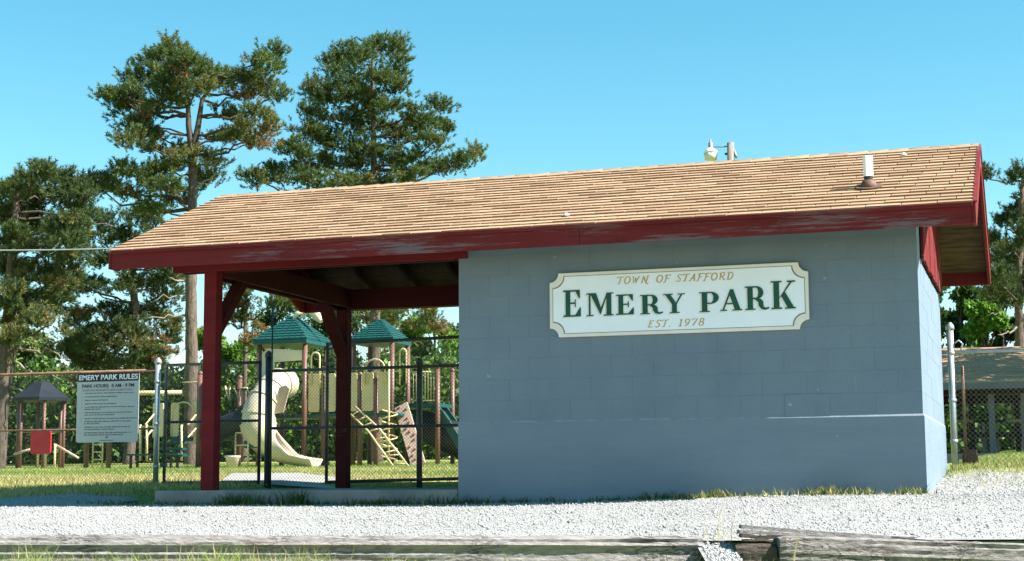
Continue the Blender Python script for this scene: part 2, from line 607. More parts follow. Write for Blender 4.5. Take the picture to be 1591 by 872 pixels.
def build_ground():
    xs = axis([(-700, -120, 14), (-120, -40, 20), (-40, -12, 40), (-12, 6, 120), (6, 30, 30), (30, 120, 15), (120, 700, 12)])
    ys = axis([(-300, -40, 10), (-40, -16, 16), (-16, -9, 20), (-9, -3.5, 110), (-3.5, 5, 60), (5, 30, 50), (30, 80, 25), (80, 700, 15)])
    X, Y = np.meshgrid(xs, ys)
    Z = ground(X, Y) - 0.012
    Z += 0.012 * np.sin(X * 1.7 + np.sin(Y * 1.3)) * np.sin(Y * 1.1 + X * 0.4) * (Y > 4.2)
    V = np.stack([X.ravel(), Y.ravel(), Z.ravel()], 1)
    nx, ny = len(xs), len(ys)
    i, j = np.meshgrid(np.arange(nx - 1), np.arange(ny - 1))
    a = (j * nx + i).ravel()
    Fq = np.stack([a, a + 1, a + nx + 1, a + nx], 1)
    o = np_obj('ground', V, Fq, 'lawn', smooth_shade=True)
    return struct(o)


def gravel_edge(x):
    """far edge of the gravel (y) at x"""
    x = np.asarray(x, float)
    left = 0.55 + 0.22 * np.sin(x * 1.9) + 0.12 * np.sin(x * 4.7 + 1)
    right = 2.2 + 0.4 * np.sin(x * 2.3) + 0.15 * np.sin(x * 6.1) - 0.5 * np.clip(x - 0.8, 0, 3)
    return np.where(x < -8.2, left, np.where(x > -0.3, right, 0.05))


def build_gravel():
    xs = axis([(-30, -12, 30), (-12, 4, 400), (4, 16, 24)])
    n = 46
    V, Fq = [], []
    for x in xs:
        # start at the timber line, run up to the far edge
        y0 = CAM.y + (TIE_Z + 0.06 - (x - CAM.x) * DIRH.x) / DIRH.y
        y1 = max(float(gravel_edge(x)), y0 + 0.4)
        for k in range(n):
            y = y0 + (y1 - y0) * k / (n - 1)
            V.append((x, y, float(ground(x, y, True)) + 0.003 + 0.003 * math.sin(x * 2.1 + y * 1.3) * math.sin(y * 2.7 - x)))
    nx = len(xs)
    i, j = np.meshgrid(np.arange(nx - 1), np.arange(n - 1))
    a = (i * n + j).ravel()
    Fq = np.stack([a, a + n, a + n + 1, a + 1], 1)
    # tongue of gravel spilling through the gap between the two timbers
    n0 = len(V)
    for u in np.linspace(1.085, 1.292, 8):
        for w_ in np.linspace(8.75, TIE_Z + 0.25, 10):
            V.append((CAM.x + DIRH.x * w_ + RGT.x * u, CAM.y + DIRH.y * w_ + RGT.y * u, -0.212 - 0.16 * max(0.0, TIE_Z + 0.2 - w_)))
    i, j = np.meshgrid(np.arange(7), np.arange(9))
    a = (n0 + i * 10 + j).ravel()
    Fq = np.concatenate([Fq, np.stack([a, a + 10, a + 11, a + 1], 1)])
    o = struct(np_obj('gravel_lot', np.array(V), Fq, 'gravel', smooth_shade=True))
    # loose stones
    N = 46000
    x = rng.uniform(-9.5, 3.0, N)
    y0 = CAM.y + (TIE_Z + 0.1 - (x - CAM.x) * DIRH.x) / DIRH.y
    y1 = gravel_edge(x) + 0.25
    t = rng.random(N) ** 1.0
    y = y0 + (y1 - y0) * t
    gl = rng.uniform(1.11, 1.29, 1500)
    gd = rng.uniform(8.75, TIE_Z + 0.2, 1500)
    x = np.concatenate([x, CAM.x + DIRH.x * gd + RGT.x * gl])
    y = np.concatenate([y, CAM.y + DIRH.y * gd + RGT.y * gl])
    # a heap at the sunny corner of the building
    H = 5200
    hx = rng.uniform(0.05, 2.4, H)
    hy = rng.uniform(-1.2, 3.6, H)
    keep = ~((hx < 0.02) & (hy > 0))
    x = np.concatenate([x, hx[keep]])
    y = np.concatenate([y, hy[keep]])
    ok = ~((x > -8.0) & (x < 0.02) & (y > -0.03))
    x, y = x[ok], y[ok]
    N = len(x)
    r = rng.uniform(0.0035, 0.009, N) * np.where(rng.random(N) < 0.03, 2.0, 1.0)
    zc = (x - CAM.x) * DIRH.x + (y - CAM.y) * DIRH.y
    z = ground(x, y, True) + 0.006 + r * 0.3 - 0.16 * np.clip(TIE_Z + 0.2 - zc, 0, 2)
    base = np.array([(1, 0, 0), (-1, 0, 0), (0, 1, 0), (0, -1, 0), (0, 0, 1), (0, 0, -1)], float)
    fc = np.array([(0, 2, 4), (2, 1, 4), (1, 3, 4), (3, 0, 4), (2, 0, 5), (1, 2, 5), (3, 1, 5), (0, 3, 5)])
    P = base[None] * r[:, None, None] * rng.uniform(0.6, 1.3, (N, 6, 1))
    P[:, :, 2] *= 0.75
    ang = rng.uniform(0, 6.28, N)
    ca, sa = np.cos(ang)[:, None], np.sin(ang)[:, None]
    tl = rng.uniform(-0.6, 0.6, N)[:, None]
    px, py, pz = P[:, :, 0], P[:, :, 1], P[:, :, 2]
    pz2 = pz + px * tl
    P = np.stack([px * ca - py * sa, px * sa + py * ca, pz2], 2) + np.stack([x, y, z], 1)[:, None]
    Fc = (fc[None] + (np.arange(N) * 6)[:, None, None]).reshape(-1, 3)
    s = np_obj('gravel_stones', P.reshape(-1, 3), Fc, 'stone')
    s['label'] = 'loose pale crushed stones covering the lot in front of the building'
    s['category'] = 'gravel'
    return struct(s, 'stuff')


build_ground()
build_gravel()

pth = MB()
prev = None
for k in range(12):
    y = 3.75 + k * 0.55
    xa, xb = -9.0 - k * 0.28, -7.2 - k * 0.33
    cur = [(xa, y, gz(xa, y) + 0.022), (xb, y, gz(xb, y) + 0.022)]
    if prev:
        pth.add([prev[0], prev[1], cur[1], cur[0]], [(0, 1, 2, 3)])
    prev = cur
struct(pth.build('path', 'path'))

# ================================================================== BUILDING
L, D, OF, XR, XL = 4.3837, 3.45, 0.5644, 0.509, -7.953
ZE, ZR = 2.51, 3.4634
YR = D / 2
SL = (ZR - ZE) / (YR + OF)
SLEN = math.hypot(YR + OF, ZR - ZE)
CS, SN = (YR + OF) / SLEN, (ZR - ZE) / SLEN


def roof_z(y):
    return ZE + SL * (y + OF) if y <= YR else ZE + SL * (D + OF - y)


bld = thing('park_building', (-2.2, 0, 0), 'blue-grey painted block building with tan shingle gable roof and open red-post shelter', 'building')
Z0, CH, BL = 0.711, 0.2032, 0.4064
block_cache = {}


def block_mesh(length, height):
    key = (round(length, 3), round(height, 3))
    if key not in block_cache:
        m = MB().box(0.0008, length - 0.0008, 0, 0.05, 0.0008, height - 0.0008)
        me = m.mesh('block', 'block')
        block_cache[key] = me
    return block_cache[key]


def lay_blocks(wall, length, courses, place, skip=None):
    for c in range(courses):
        s = -(BL / 2 if c % 2 else 0.0)
        while s < length - 0.03:
            a, b = max(s, 0), min(s + BL, length)
            if b - a > 0.03 and not (skip and skip(a, b, c)):
                o = bpy.data.objects.new('block', block_mesh(b - a, CH))
                C.objects.link(o)
                place(o, a, b, c)
                o.parent = wall
            s += BL


# front wall: core (mortar face) + blocks
wall_f = MB().box(-L + 0.006, -0.004, 0.0022, 0.19, Z0 - 0.02, 2.53).build('front_wall', 'mortar', bld)


def place_front(o, a, b, c):
    proud = random.uniform(-0.0006, 0.0006)
    if c == 0 and 0.85 < b < 1.25 and a > 0.7:
        proud = -0.007
    o.location = (-b, proud, Z0 + c * CH)


lay_blocks(wall_f, L, 9, place_front)
wall_r = MB().box(-0.19, -0.0030, 0.193, D - 0.006, Z0 - 0.02, Z0 + 7 * CH).build('side_wall', 'mortar', bld)


def place_right(o, a, b, c):
    # block runs along +y, its face looks to +x
    o.rotation_euler = (0, 0, math.pi / 2)
    o.location = (random.uniform(-0.0008, 0.0008), a, Z0 + c * CH)


lay_blocks(wall_r, D, 9, place_right, skip=lambda a, b, c: c >= 7 and a > 0.35)
MB().box(-L, -L + 0.19, 0.195, D - 0.2, Z0 - 0.02, 2.56).build('inner_wall', 'block', bld)
MB().box(-L, -0.0, D - 0.19, D - 0.001, Z0 - 0.02, 2.5).build('rear_wall', 'block', bld)
# poured lower wall, a little proud, with a sloping mortar wash on top
bw = MB()
PR = 0.012
o0 = [(-L - 0.004, -PR), (PR, -PR), (PR, D + PR), (-L - 0.004, D + PR)]
i0 = [(-L - 0.004, 0.002), (-0.001, 0.002), (-0.001, D - 0.002), (-L - 0.004, D - 0.002)]
bw.add([(x, y, -0.35) for x, y in o0] + [(x, y, Z0 - 0.010) for x, y in o0] + [(x, y, Z0 + 0.013) for x, y in i0],
       [(0, 1, 5, 4), (1, 2, 6, 5), (2, 3, 7, 6), (3, 0, 4, 7), (4, 5, 6, 7)])
bw.build('lower_wall', 'base', bld)
ws = MB().add([(x, y, Z0 - 0.010) for x, y in o0] + [(x, y, Z0 + 0.013) for x, y in i0], [(0, 1, 5, 4), (1, 2, 6, 5), (2, 3, 7, 6)])
ws.build('mortar_wash', 'wash', bld)

# red gable siding above the side wall
gs = thing
for side, xface in ((1, 0.012), (-1, XL + 0.42)):
    y = 0.37 if side > 0 else 0.05
    while y < D - 0.02:
        w = 0.145
        y1 = min(y + w, D - 0.02)
        za, zb = roof_z(y) - 0.16, roof_z(y1) - 0.16
        zl = Z0 + 7 * CH + 0.02 + random.uniform(-0.01, 0.012) if side > 0 else 2.42
        b = MB()
        x0, x1 = xface, xface + 0.022 + random.uniform(-0.003, 0.003)
        if min(za, zb) > zl + 0.05:
            pts = [(y + 0.004, zl), (y1 - 0.004, zl), (y1 - 0.004, zb)]
            if y < YR < y1:
                pts.append((YR, roof_z(YR) - 0.16))
            pts.append((y + 0.004, za))
            b.prism(pts, (x0, 0, 0), (0, 1, 0), (0, 0, 1), x1 - x0)
            b.build('siding_board', 'red', bld)
        y = y1
MB().box(-0.15, 0.008, 0.4, D - 0.05, Z0 + 7 * CH + 0.03, 2.6).build('gable_backing', 'rafter', bld)
MB().box(0.03, 0.16, 0.62, 0.80, roof_z(0.7) - 0.23, roof_z(0.7) - 0.135).build('lookout_end', 'mortar', bld, bevel=0.004)

# roof: sheathing boards, rafters, shingles, ridge caps, fascia, rake boards
TH = 0.022
n_pl = 13
pw = SLEN / n_pl
for slope in (0, 1):
    for k in range(n_pl):
        a, b = k * pw + 0.002, (k + 1) * pw - 0.003
        off = 0.034 + random.uniform(0, 0.004)

        def pt(s_, d_):
            y = -OF + s_ * CS + d_ * SN * 1.0
            z = ZE + s_ * SN - d_ * CS
            return (y, z) if slope == 0 else (D - y, z)
        q = [pt(a, off + TH), pt(b, off + TH), pt(b, off), pt(a, off)]
        for xs_, xe_, mt_ in ((XL + 0.02, -0.201, 'rafter'), (-0.199, XR - 0.02, 'soffit')):  # inner boards take a darker wood, painting in the shade under the roof
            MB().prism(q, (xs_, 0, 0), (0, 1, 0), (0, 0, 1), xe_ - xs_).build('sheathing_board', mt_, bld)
for x in np.arange(XL + 0.45, 0.3, 0.61):
    if -L + 0.1 < x < -0.3:
        continue
    for slope in (0, 1):
        def pt(s_, d_):
            y = -OF + s_ * CS + d_ * SN
            z = ZE + s_ * SN - d_ * CS
            return (y, z) if slope == 0 else (D - y, z)
        q = [pt(0.03, 0.17), pt(SLEN - 0.05, 0.17), pt(SLEN - 0.02, 0.062), pt(0.03, 0.062)]
        if x > -0.4:
            continue
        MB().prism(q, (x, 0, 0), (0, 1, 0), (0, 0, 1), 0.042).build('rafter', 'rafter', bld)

# underlay just below the shingles, both slopes
for slope in (0, 1):
    def pt(s_, d_):
        y = -OF + s_ * CS + d_ * SN
        z = ZE + s_ * SN - d_ * CS
        return (y, z) if slope == 0 else (D - y, z)
    q = [pt(-0.01, 0.03), pt(SLEN - 0.01, 0.03), pt(SLEN - 0.01, 0.014), pt(-0.01, 0.014)]
    MB().prism(q, (XL + 0.01, 0, 0), (0, 1, 0), (0, 0, 1), XR - XL - 0.02).build('roof_felt', 'butt', bld)

N_COURSE = 20
EXPO = (SLEN + 0.02) / N_COURSE
TABW = 0.3048


def tab_geo(w, seed=0):
    """wedge tab in local coords: x along eave, y up the slope, z out of the roof"""
    r = random.Random(seed)
    e = EXPO * 1.25
    t0, t1 = 0.018 + r.uniform(-0.003, 0.004), 0.0015
    c = r.uniform(-0.002, 0.003)
    vs = [(0.005, 0, 0), (w - 0.005, c, 0), (w - 0.005, e, -0.004), (0.005, e, -0.004), (0.005, 0.0, t0), (w - 0.005, c, t0 + r.uniform(-.002, .002)), (w - 0.005, e, t1), (0.005, e, t1)]
    fs = [(4, 5, 6, 7), (0, 1, 5, 4), (1, 2, 6, 5), (3, 0, 4, 7)]
    mi = [0, 1, 1, 1]
    return vs, fs, mi


tabs = []
for k in range(N_COURSE):
    s0 = k * EXPO - 0.02
    off = (k % 2) * TABW * 0.5 + 0.012 * k + random.uniform(-0.01, 0.01)
    x = XR + 0.015 + off - TABW
    x_hi = XR + 0.015
    while x > XL - 0.02 - TABW:
        a, b = max(x, XL - 0.04), min(x + TABW, x_hi)
        if b - a > 0.02:
            tabs.append((a, b - a, s0 + random.uniform(-0.003, 0.003)))
        x -= TABW
    if off > 0.02:
        a, b = XR + 0.015 + off - TABW + TABW, x_hi
tabs = [t for t in tabs]
# fill the short piece at the right edge of shifted courses
roofp = MB().box(XL + 0.05, XR - 0.05, YR - 0.015, YR + 0.015, ZR - 0.12, ZR - 0.045).build('roof', 'rafter', bld)
slope_rot = Matrix(((1, 0, 0), (0, CS, -SN), (0, SN, CS)))


def tab_pos(a, s0):
    return Vector((a, -OF + s0 * CS, ZE + s0 * SN)) - Vector((0, -SN, CS)) * 0.012


tabs.sort(key=lambda t: (tab_pos(t[0] + t[1] / 2, t[2]) - CAM).length)
tab_meshes = {}
full_variants = []
for sd_ in range(6):
    vs_, fs_, mi_ = tab_geo(TABW, sd_)
    m = MB()
    m.v, m.f, m.mi = vs_, fs_, mi_
    full_variants.append(m.mesh('shingle', ['shingle', 'butt']))
rest = MB()
count = 0
for (a, w, s0) in tabs:
    if count < 290 :
        if w > TABW - 0.004:
            me = full_variants[count % 6]
        else:
            vs_, fs_, mi_ = tab_geo(w, count)
            m = MB()
            m.v, m.f, m.mi = vs_, fs_, mi_
            me = m.mesh('shingle', ['shingle', 'butt'])
        o = bpy.data.objects.new('shingle', me)
        C.objects.link(o)
        o.matrix_local = Matrix.Translation(tab_pos(a, s0)) @ slope_rot.to_4x4()
        o.parent = roofp
        count += 1
    else:
        vs_, fs_, mi_ = tab_geo(w, random.randrange(40))
        p0 = tab_pos(a, s0)
        n0 = len(rest.v)
        rest.v += [tuple(p0 + slope_rot @ Vector(v)) for v in vs_]
        rest.f += [tuple(i + n0 for i in f) for f in fs_]
        rest.mi += mi_
# back slope courses, seen from nowhere near: long strips
for k in range(N_COURSE):
    s0 = k * EXPO - 0.02
    y, z = D + OF - s0 * CS, ZE + s0 * SN
    rest.add([(XL - .01, y, z - .012), (XR + .01, y, z - .012), (XL - .01, y, z + .003), (XR + .01, y, z + .003), (XL - .01, y - EXPO * 1.2 * CS, z + EXPO * 1.2 * SN - .008), (XR + .01, y - EXPO * 1.2 * CS, z + EXPO * 1.2 * SN - .008)], [(1, 0, 2, 3), (3, 2, 4, 5)])
ro = rest.build('shingle_field', ['shingle', 'butt'], None)
ro.parent = roofp
ro['kind'] = 'stuff'
x = XL - 0.01
capm = None
while x < XR - 0.05:
    x1 = min(x + 0.21, XR + 0.018)
    m = MB()
    t0, t1 = 0.013, 0.008
    pts0 = [(YR - 0.125, ZR - 0.125 * SL - 0.004), (YR, ZR - 0.001), (YR + 0.125, ZR - 0.125 * SL - 0.004)]
    vs_ = [(x, y, z + t1) for y, z in pts0] + [(x1, y, z + t0) for y, z in pts0] + [(x1, y, z - 0.004) for y, z in pts0] + [(x, y, z - 0.004) for y, z in pts0]
    m.add(vs_, [(0, 3, 4, 1), (1, 4, 5, 2)], 0)
    m.add(vs_, [(3, 6, 7, 4), (4, 7, 8, 5), (0, 9, 6, 3), (2, 5, 8, 11)], 1)
    o = m.build('ridge_cap', ['shingle', 'butt'])
    o.parent = roofp
    x += 0.2

# fascia, drip strip and rakes
for a, b in ((XL, -2.99), (-2.987, XR)):
    MB().box(a, b, -OF - 0.004, -OF + 0.034, 2.3103, 2.462).build('fascia_board', 'red_worn', bld, bevel=0.003)
MB().box(XL - 0.004, XR + 0.004, -OF - 0.026, -OF + 0.012, 2.4622, 2.497).build('drip_board', 'red', bld, bevel=0.003)
MB().box(XL, XR, D + OF - 0.03, D + OF, 2.3103, 2.48).build('fascia_board', 'red', bld)
for xx, t in ((XR - 0.0, 0.03), (XL - 0.03, 0.03)):
    for slope in (0, 1):
        def pt(s_, d_):
            y = -OF + s_ * CS + d_ * SN
            z = ZE + s_ * SN - d_ * CS
            return (y, z) if slope == 0 else (D - y, z)
        e0 = pt(-0.015, 0.0)
        q = [(e0[0], 2.312), (pt(0.08, 0.2)[0], 2.312), (YR, ZR - 0.215), (YR, ZR - 0.012), (e0[0], e0[1] - 0.012)]
        if xx < 0:
            q = [(a_, b_ - (0.02 if n_ >= 3 else 0.0)) for n_, (a_, b_) in enumerate(q)]
        if slope == 1:
            q = q[::-1]
        MB().prism(q, (xx, 0, 0), (0, 1, 0), (0, 0, 1), t).build('rake_board', 'red_worn', bld, bevel=0.003)
        q2 = [pt(-0.02, 0.012), pt(SLEN, 0.012), pt(SLEN, -0.006), pt(-0.02, -0.006)]
        if slope == 1:
            q2 = q2[::-1]
        if xx < 0:
            continue
        MB().prism(q2, (xx + (0.008 if xx > 0 else -0.012), 0, 0), (0, 1, 0), (0, 0, 1), 0.034).build('rake_edge', 'red_worn', bld)

# open shelter: slab, posts, header beams, braces
slab = MB().box(-7.72, -L - 0.01, -0.02, 3.55, -0.35, 0.066)
slab.build('slab', 'concrete', bld, bevel=0.012)
for yy in (0.075, D - 0.07):
    MB().box(-7.205, -7.06, yy - 0.07, yy + 0.07, 0.066, 2.36).build('post', 'red_post' if yy < 1 else 'framing_shade', bld, bevel=0.006)
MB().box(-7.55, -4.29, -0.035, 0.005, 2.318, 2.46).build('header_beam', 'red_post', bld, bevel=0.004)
MB().box(-7.5, -4.30, 0.09, 0.14, 2.318, 2.46).build('header_beam', 'framing_shade', bld, bevel=0.004)
MB().box(-7.5, -4.2, D - 0.14, D + 0.01, 2.25, 2.50).build('header_beam', 'framing_shade', bld, bevel=0.004)
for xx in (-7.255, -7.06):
    MB().box(xx, xx + 0.05, 0.15, D - 0.15, 2.27, 2.50).build('side_beam', 'framing_shade', bld, bevel=0.004)
for y0, y1 in ((0.10, 0.72), (D - 0.10, D - 0.72)):
    MB().beam((-7.132, y0, 1.68), (-7.132, y1, 2.33), 0.09, 0.135, (1, 0, 0)).build('knee_brace', 'framing_shade', bld, bevel=0.004)

# ------------------------------------------------------------------ roof vent, pebbles
vx, vy = -0.42, 0.16
vz = roof_z(vy)
vent = thing('vent_pipe', (vx, vy, vz), 'white square vent pipe in rusty cone flashing near the right roof end', 'vent')
rot = Matrix.Rotation(math.radians(24), 3, 'Z')
m = MB()
s = 0.037
sq = [rot @ Vector((i * s, j * s, 0)) for i, j in ((-1, -1), (1, -1), (1, 1), (-1, 1))]
vs_ = [Vector((vx, vy, vz + 0.10)) + p for p in sq] + [Vector((vx, vy, vz + 0.295)) + p for p in sq]
m.add(vs_, [(0, 1, 5, 4), (1, 2, 6, 5), (2, 3, 7, 6), (3, 0, 4, 7), (4, 5, 6, 7)])
m.build('pipe', 'vinyl', vent, bevel=0.006)
MB().lathe([(0.040, 0.06), (0.040, 0.103), (0.034, 0.106)], (vx, vy, vz), 16).build('rubber_collar', 'rubber', vent)
MB().lathe([(0.085, -0.03), (0.072, 0.03), (0.058, 0.058), (0.043, 0.066)], (vx, vy, vz), 20).build('cone', 'flashing', vent, True)
fl = MB()
nrm = Vector((0, -SN, CS))
vv = []
for k in range(20):
    a = 2 * math.pi * k / 20
    loc = Vector((vx + 0.125 * math.cos(a), vy + 0.115 * math.sin(a) * CS, vz + 0.115 * math.sin(a) * SN))
    vv.append(loc + nrm * 0.018)
fl.add(vv + [v - nrm * 0.012 for v in vv], [tuple(range(20))] + [(k, 20 + k, 20 + (k + 1) % 20, (k + 1) % 20) for k in range(20)])
fl.build('flange', 'flashing', vent)

for (px, py, lab) in ((880, 334, 'small white chip lying on the shingles just above the long red fascia'), (1404, 240, 'small white chip lying near the ridge right of the vent pipe')):
    best = min((abs(at(px, py, y).z - roof_z(y) - 0.01), y) for y in np.arange(-0.5, YR, 0.01))
    p = at(px, py, best[1])
    m = MB().lathe([(0.012, -0.008), (0.03, 0.0), (0.026, 0.014), (0.01, 0.022)], (p.x, p.y, roof_z(p.y) + 0.006), 7)
    tag(m.build('paint_chip', 'vinyl'), lab, 'chip')

# ------------------------------------------------------------------ lettering tools
def stroke_ribbon(m, pts, w, o, ax, ay, th, taper=False):
    pts = [Vector((p[0], p[1])) for p in pts]
    n = len(pts)
    Lf, Rt = [], []
    for i, p in enumerate(pts):
        d = (pts[min(i + 1, n - 1)] - pts[max(i - 1, 0)]).normalized()
        nv = Vector((-d.y, d.x))
        ww = w * (0.55 + 0.45 * abs(d.y)) if taper else w
        Lf.append(p + nv * ww / 2)
        Rt.append(p - nv * ww / 2)
    for i in range(n - 1):
        m.prism([Rt[i], Rt[i + 1], Lf[i + 1], Lf[i]], o, ax, ay, th)


def arc(cx, cy, rx, ry, a0, a1, n=12):
    return [(cx + rx * math.cos(math.radians(a0 + (a1 - a0) * i / n)), cy + ry * math.sin(math.radians(a0 + (a1 - a0) * i / n))) for i in range(n + 1)]


def bowl(cx, x0, cy, ry_o, ry_i, rx_o, rx_i):
    """half ring polygons, right-hand bowl, as quads"""
    A, B = arc(cx, cy, rx_o, ry_o, -90, 90, 14), arc(cx, cy, rx_i, ry_i, -90, 90, 14)
    out = [[B[i], A[i], A[i + 1], B[i + 1]] for i in range(14)]
    out.append([(x0, cy + ry_i), (cx, cy + ry_i), (cx, cy + ry_o), (x0, cy + ry_o)])
    out.append([(x0, cy - ry_o), (cx, cy - ry_o), (cx, cy - ry_i), (x0, cy - ry_i)])
    return out


def rect(a, b, c, d):
    return [(a, c), (b, c), (b, d), (a, d)]


SERIF = {
    'E': [rect(.12, .36, .06, .94), rect(0, .86, .94, 1), rect(0, .9, 0, .06), rect(.36, .62, .48, .535), [(.86, .94), (.86, .68), (.82, .68), (.64, .94)][::-1],
          [(.62, .06), (.86, .34), (.9, .34), (.9, .06)][::-1], rect(.60, .645, .36, .65)],
    'M': [rect(0, .26, 0, .05), rect(.09, .15, .05, .95), rect(0, .2, .95, 1), [(.15, .95), (.20, 1), (.36, 1), (.56, .28), (.52, .05)], [(.52, .05), (.56, .28), (.78, .95), (.74, .95)][::1],
          rect(.74, .92, .05, .95), rect(.64, 1, 0, .05), rect(.74, 1, .95, 1)],
    'R': [rect(.10, .32, .05, .95), rect(0, .42, 0, .05), rect(0, .32, .95, 1)] + bowl(.46, .32, .725, .275, .215, .30, .09) +
         [[(.40, .45), (.62, .47), (.74, .36), (.76, .12), (.56, .16), (.54, .32)], [(.56, .16), (.76, .12), (.84, .07), (.98, .10), (.98, .03), (.82, -.02), (.66, .02)]],
    'Y': [rect(.40, .62, .05, .46), rect(.28, .74, 0, .05), [(.40, .46), (.62, .46), (.34, .95), (.10, .95)], [(.55, .46), (.62, .46), (.88, .95), (.80, .95)], rect(0, .44, .95, 1), rect(.66, 1, .95, 1)],
    'P': [rect(.12, .38, .05, .95), rect(0, .5, 0, .05), rect(0, .38, .95, 1)] + bowl(.54, .38, .70, .30, .24, .40, .14),
    'A': [[(.10, .05), (.17, .05), (.52, .92), (.46, 1)], [(.46, 1), (.60, 1), (.92, .05), (.66, .05), (.44, .72)], rect(0, .30, 0, .05), rect(.56, 1, 0, .05), [(.24, .30), (.60, .30), (.58, .36), (.26, .36)]],
    'K': [rect(.10, .33, .05, .95), rect(0, .44, 0, .05), rect(0, .44, .95, 1), [(.33, .38), (.42, .44), (.86, .95), (.77, .95)], [(.40, .48), (.56, .62), (.92, .05), (.66, .05)], rect(.56, 1, 0, .05), rect(.66, 1, .95, 1)],
}


def serif_letter(m, ch, o, ax, ay, w, h, th):
    for i, poly in enumerate(SERIF[ch]):
        pp = [(p[0] * w, p[1] * h) for p in poly]
        area = sum(pp[k][0] * pp[(k + 1) % len(pp)][1] - pp[(k + 1) % len(pp)][0] * pp[k][1] for k in range(len(pp)))
        if area < 0:
            pp = pp[::-1]
        m.prism(pp, o, ax, ay, th + 0.0003 * (i % 5))


ITAL = {
    'T': [[(-.15, .82), (.0, 1), (.35, .95), (.85, 1)], [(.42, .95), (.36, .5), (.30, .04), (.1, 0)]],
    'O': [arc(.42, .5, .38, .5, 60, 420, 16)],
    'W': [[(-.1, .95), (.06, 1), (.16, .03), (.45, .8)], [(.45, .8), (.5, .05), (.88, 1.02)]],
    'N': [[(-.08, .02), (.08, .06), (.12, .95)], [(.12, .95), (.62, .02)], [(.62, .02), (.74, 1), (.9, .98)], [(.62, .02), (.78, -.16), (1.0, -.1)]],
    'F': [[(.2, 1), (.18, .5), (.10, .0), (-.1, -.05)], [(-.02, .85), (.2, 1), (.85, .97)], [(.18, .52), (.6, .54)]],
    'S': [[(.66, .86), (.5, 1), (.22, .95), (.14, .75), (.34, .55), (.56, .38), (.5, .1), (.22, .0), (-.02, .12)]],
    'A': [[(-.12, .0), (.1, .08), (.52, 1)], [(.52, 1), (.62, .0), (.74, .02)], [(.2, .36), (.64, .36)]],
    'R': [[(.14, 1), (.10, .02)], [(-.06, .88), (.2, 1), (.56, .98), (.64, .74), (.46, .54), (.12, .5)], [(.36, .5), (.62, .05), (.84, .0)]],
    'D': [[(.16, 1), (.10, .03)], [(-.08, .9), (.2, 1), (.56, .95), (.74, .6), (.6, .16), (.3, .0), (-.02, .03)]],
    'E': [[(.72, .92), (.3, .98), (.2, .94)], [(.2, .98), (.12, .03)], [(.16, .52), (.52, .54)], [(-.02, .04), (.3, .02), (.66, .08)]],
    '.': [[(.06, .02), (.16, .1)]],
    '1': [[(.2, .86), (.4, 1), (.34, .0)], [(.14, .02), (.56, .02)]],
    '9': [arc(.40, .70, .28, .30, 0, 360, 14), [(.68, .70), (.56, .26), (.2, .0)]],
    '7': [[(.08, .84), (.14, .98), (.72, .98), (.28, .0)]],
    '8': [arc(.40, .75, .24, .25, 0, 360, 12), arc(.38, .26, .29, .27, 0, 360, 12)],
}
ADV = {'W': 1.15, 'N': 1.12, 'F': .78, 'T': .84, '.': .4, '1': .72, 'S': .78, 'O': .98, 'A': .9, 'R': .92, 'D': .95, 'E': .86, '9': .84, '7': .84, '8': .84, ' ': .62}


def ital_text(name, text, o, ax, ay, width, h, th, wst=0.165):
    tot = sum(ADV[c] for c in text)
    k = width / tot
    x = 0.0
    for ci, c in enumerate(text):
        if c != ' ':
            m = MB()
            for si, st in enumerate(ITAL[c]):
                pts = [((x + p[0] * 0.85) * k + 0.22 * p[1] * h, p[1] * h) for p in st]
                stroke_ribbon(m, pts, wst * h, o, ax, ay, th + 0.0004 * (si + 3 * (ci % 2)), True)
            m.build(name, 'gold', sign)
        x += ADV[c]


# ------------------------------------------------------------------ the long wall sign
sx0, sx1, sz0, sz1 = -3.44, -0.972, 1.506, 2.123
sign = thing('wall_sign', ((sx0 + sx1) / 2, -0.01, sz0), 'long white wooden sign with scalloped corners reading EMERY PARK on the blue-grey wall', 'sign')


def scallop(x0, x1, z0, z1, r, lip):
    pts = []
    for cx, cz, a0 in ((x0, z0, 90), (x1, z0, 180), (x1, z1, 270), (x0, z1, 0)):
        c = [(cx + r * math.cos(math.radians(a)), cz + r * math.sin(math.radians(a))) for a in np.linspace(a0, a0 - 90, 9)]
        pts.append((c, cx, cz))
    out = []
    order = [0, 1, 2, 3]
    for i in order:
        c = pts[i][0]
        out += c
    return out


def sign_layer(name, inset, y0, y1, mat, bevel=0.0):
    r = 0.088 + inset * 0.75
    poly = scallop(sx0 + inset, sx1 - inset, sz0 + inset, sz1 - inset, r, 0)
    m = MB().prism(poly, (0, y0, 0), (1, 0, 0), (0, 0, 1), y0 - y1)
    return m.build(name, mat, sign, bevel=bevel)


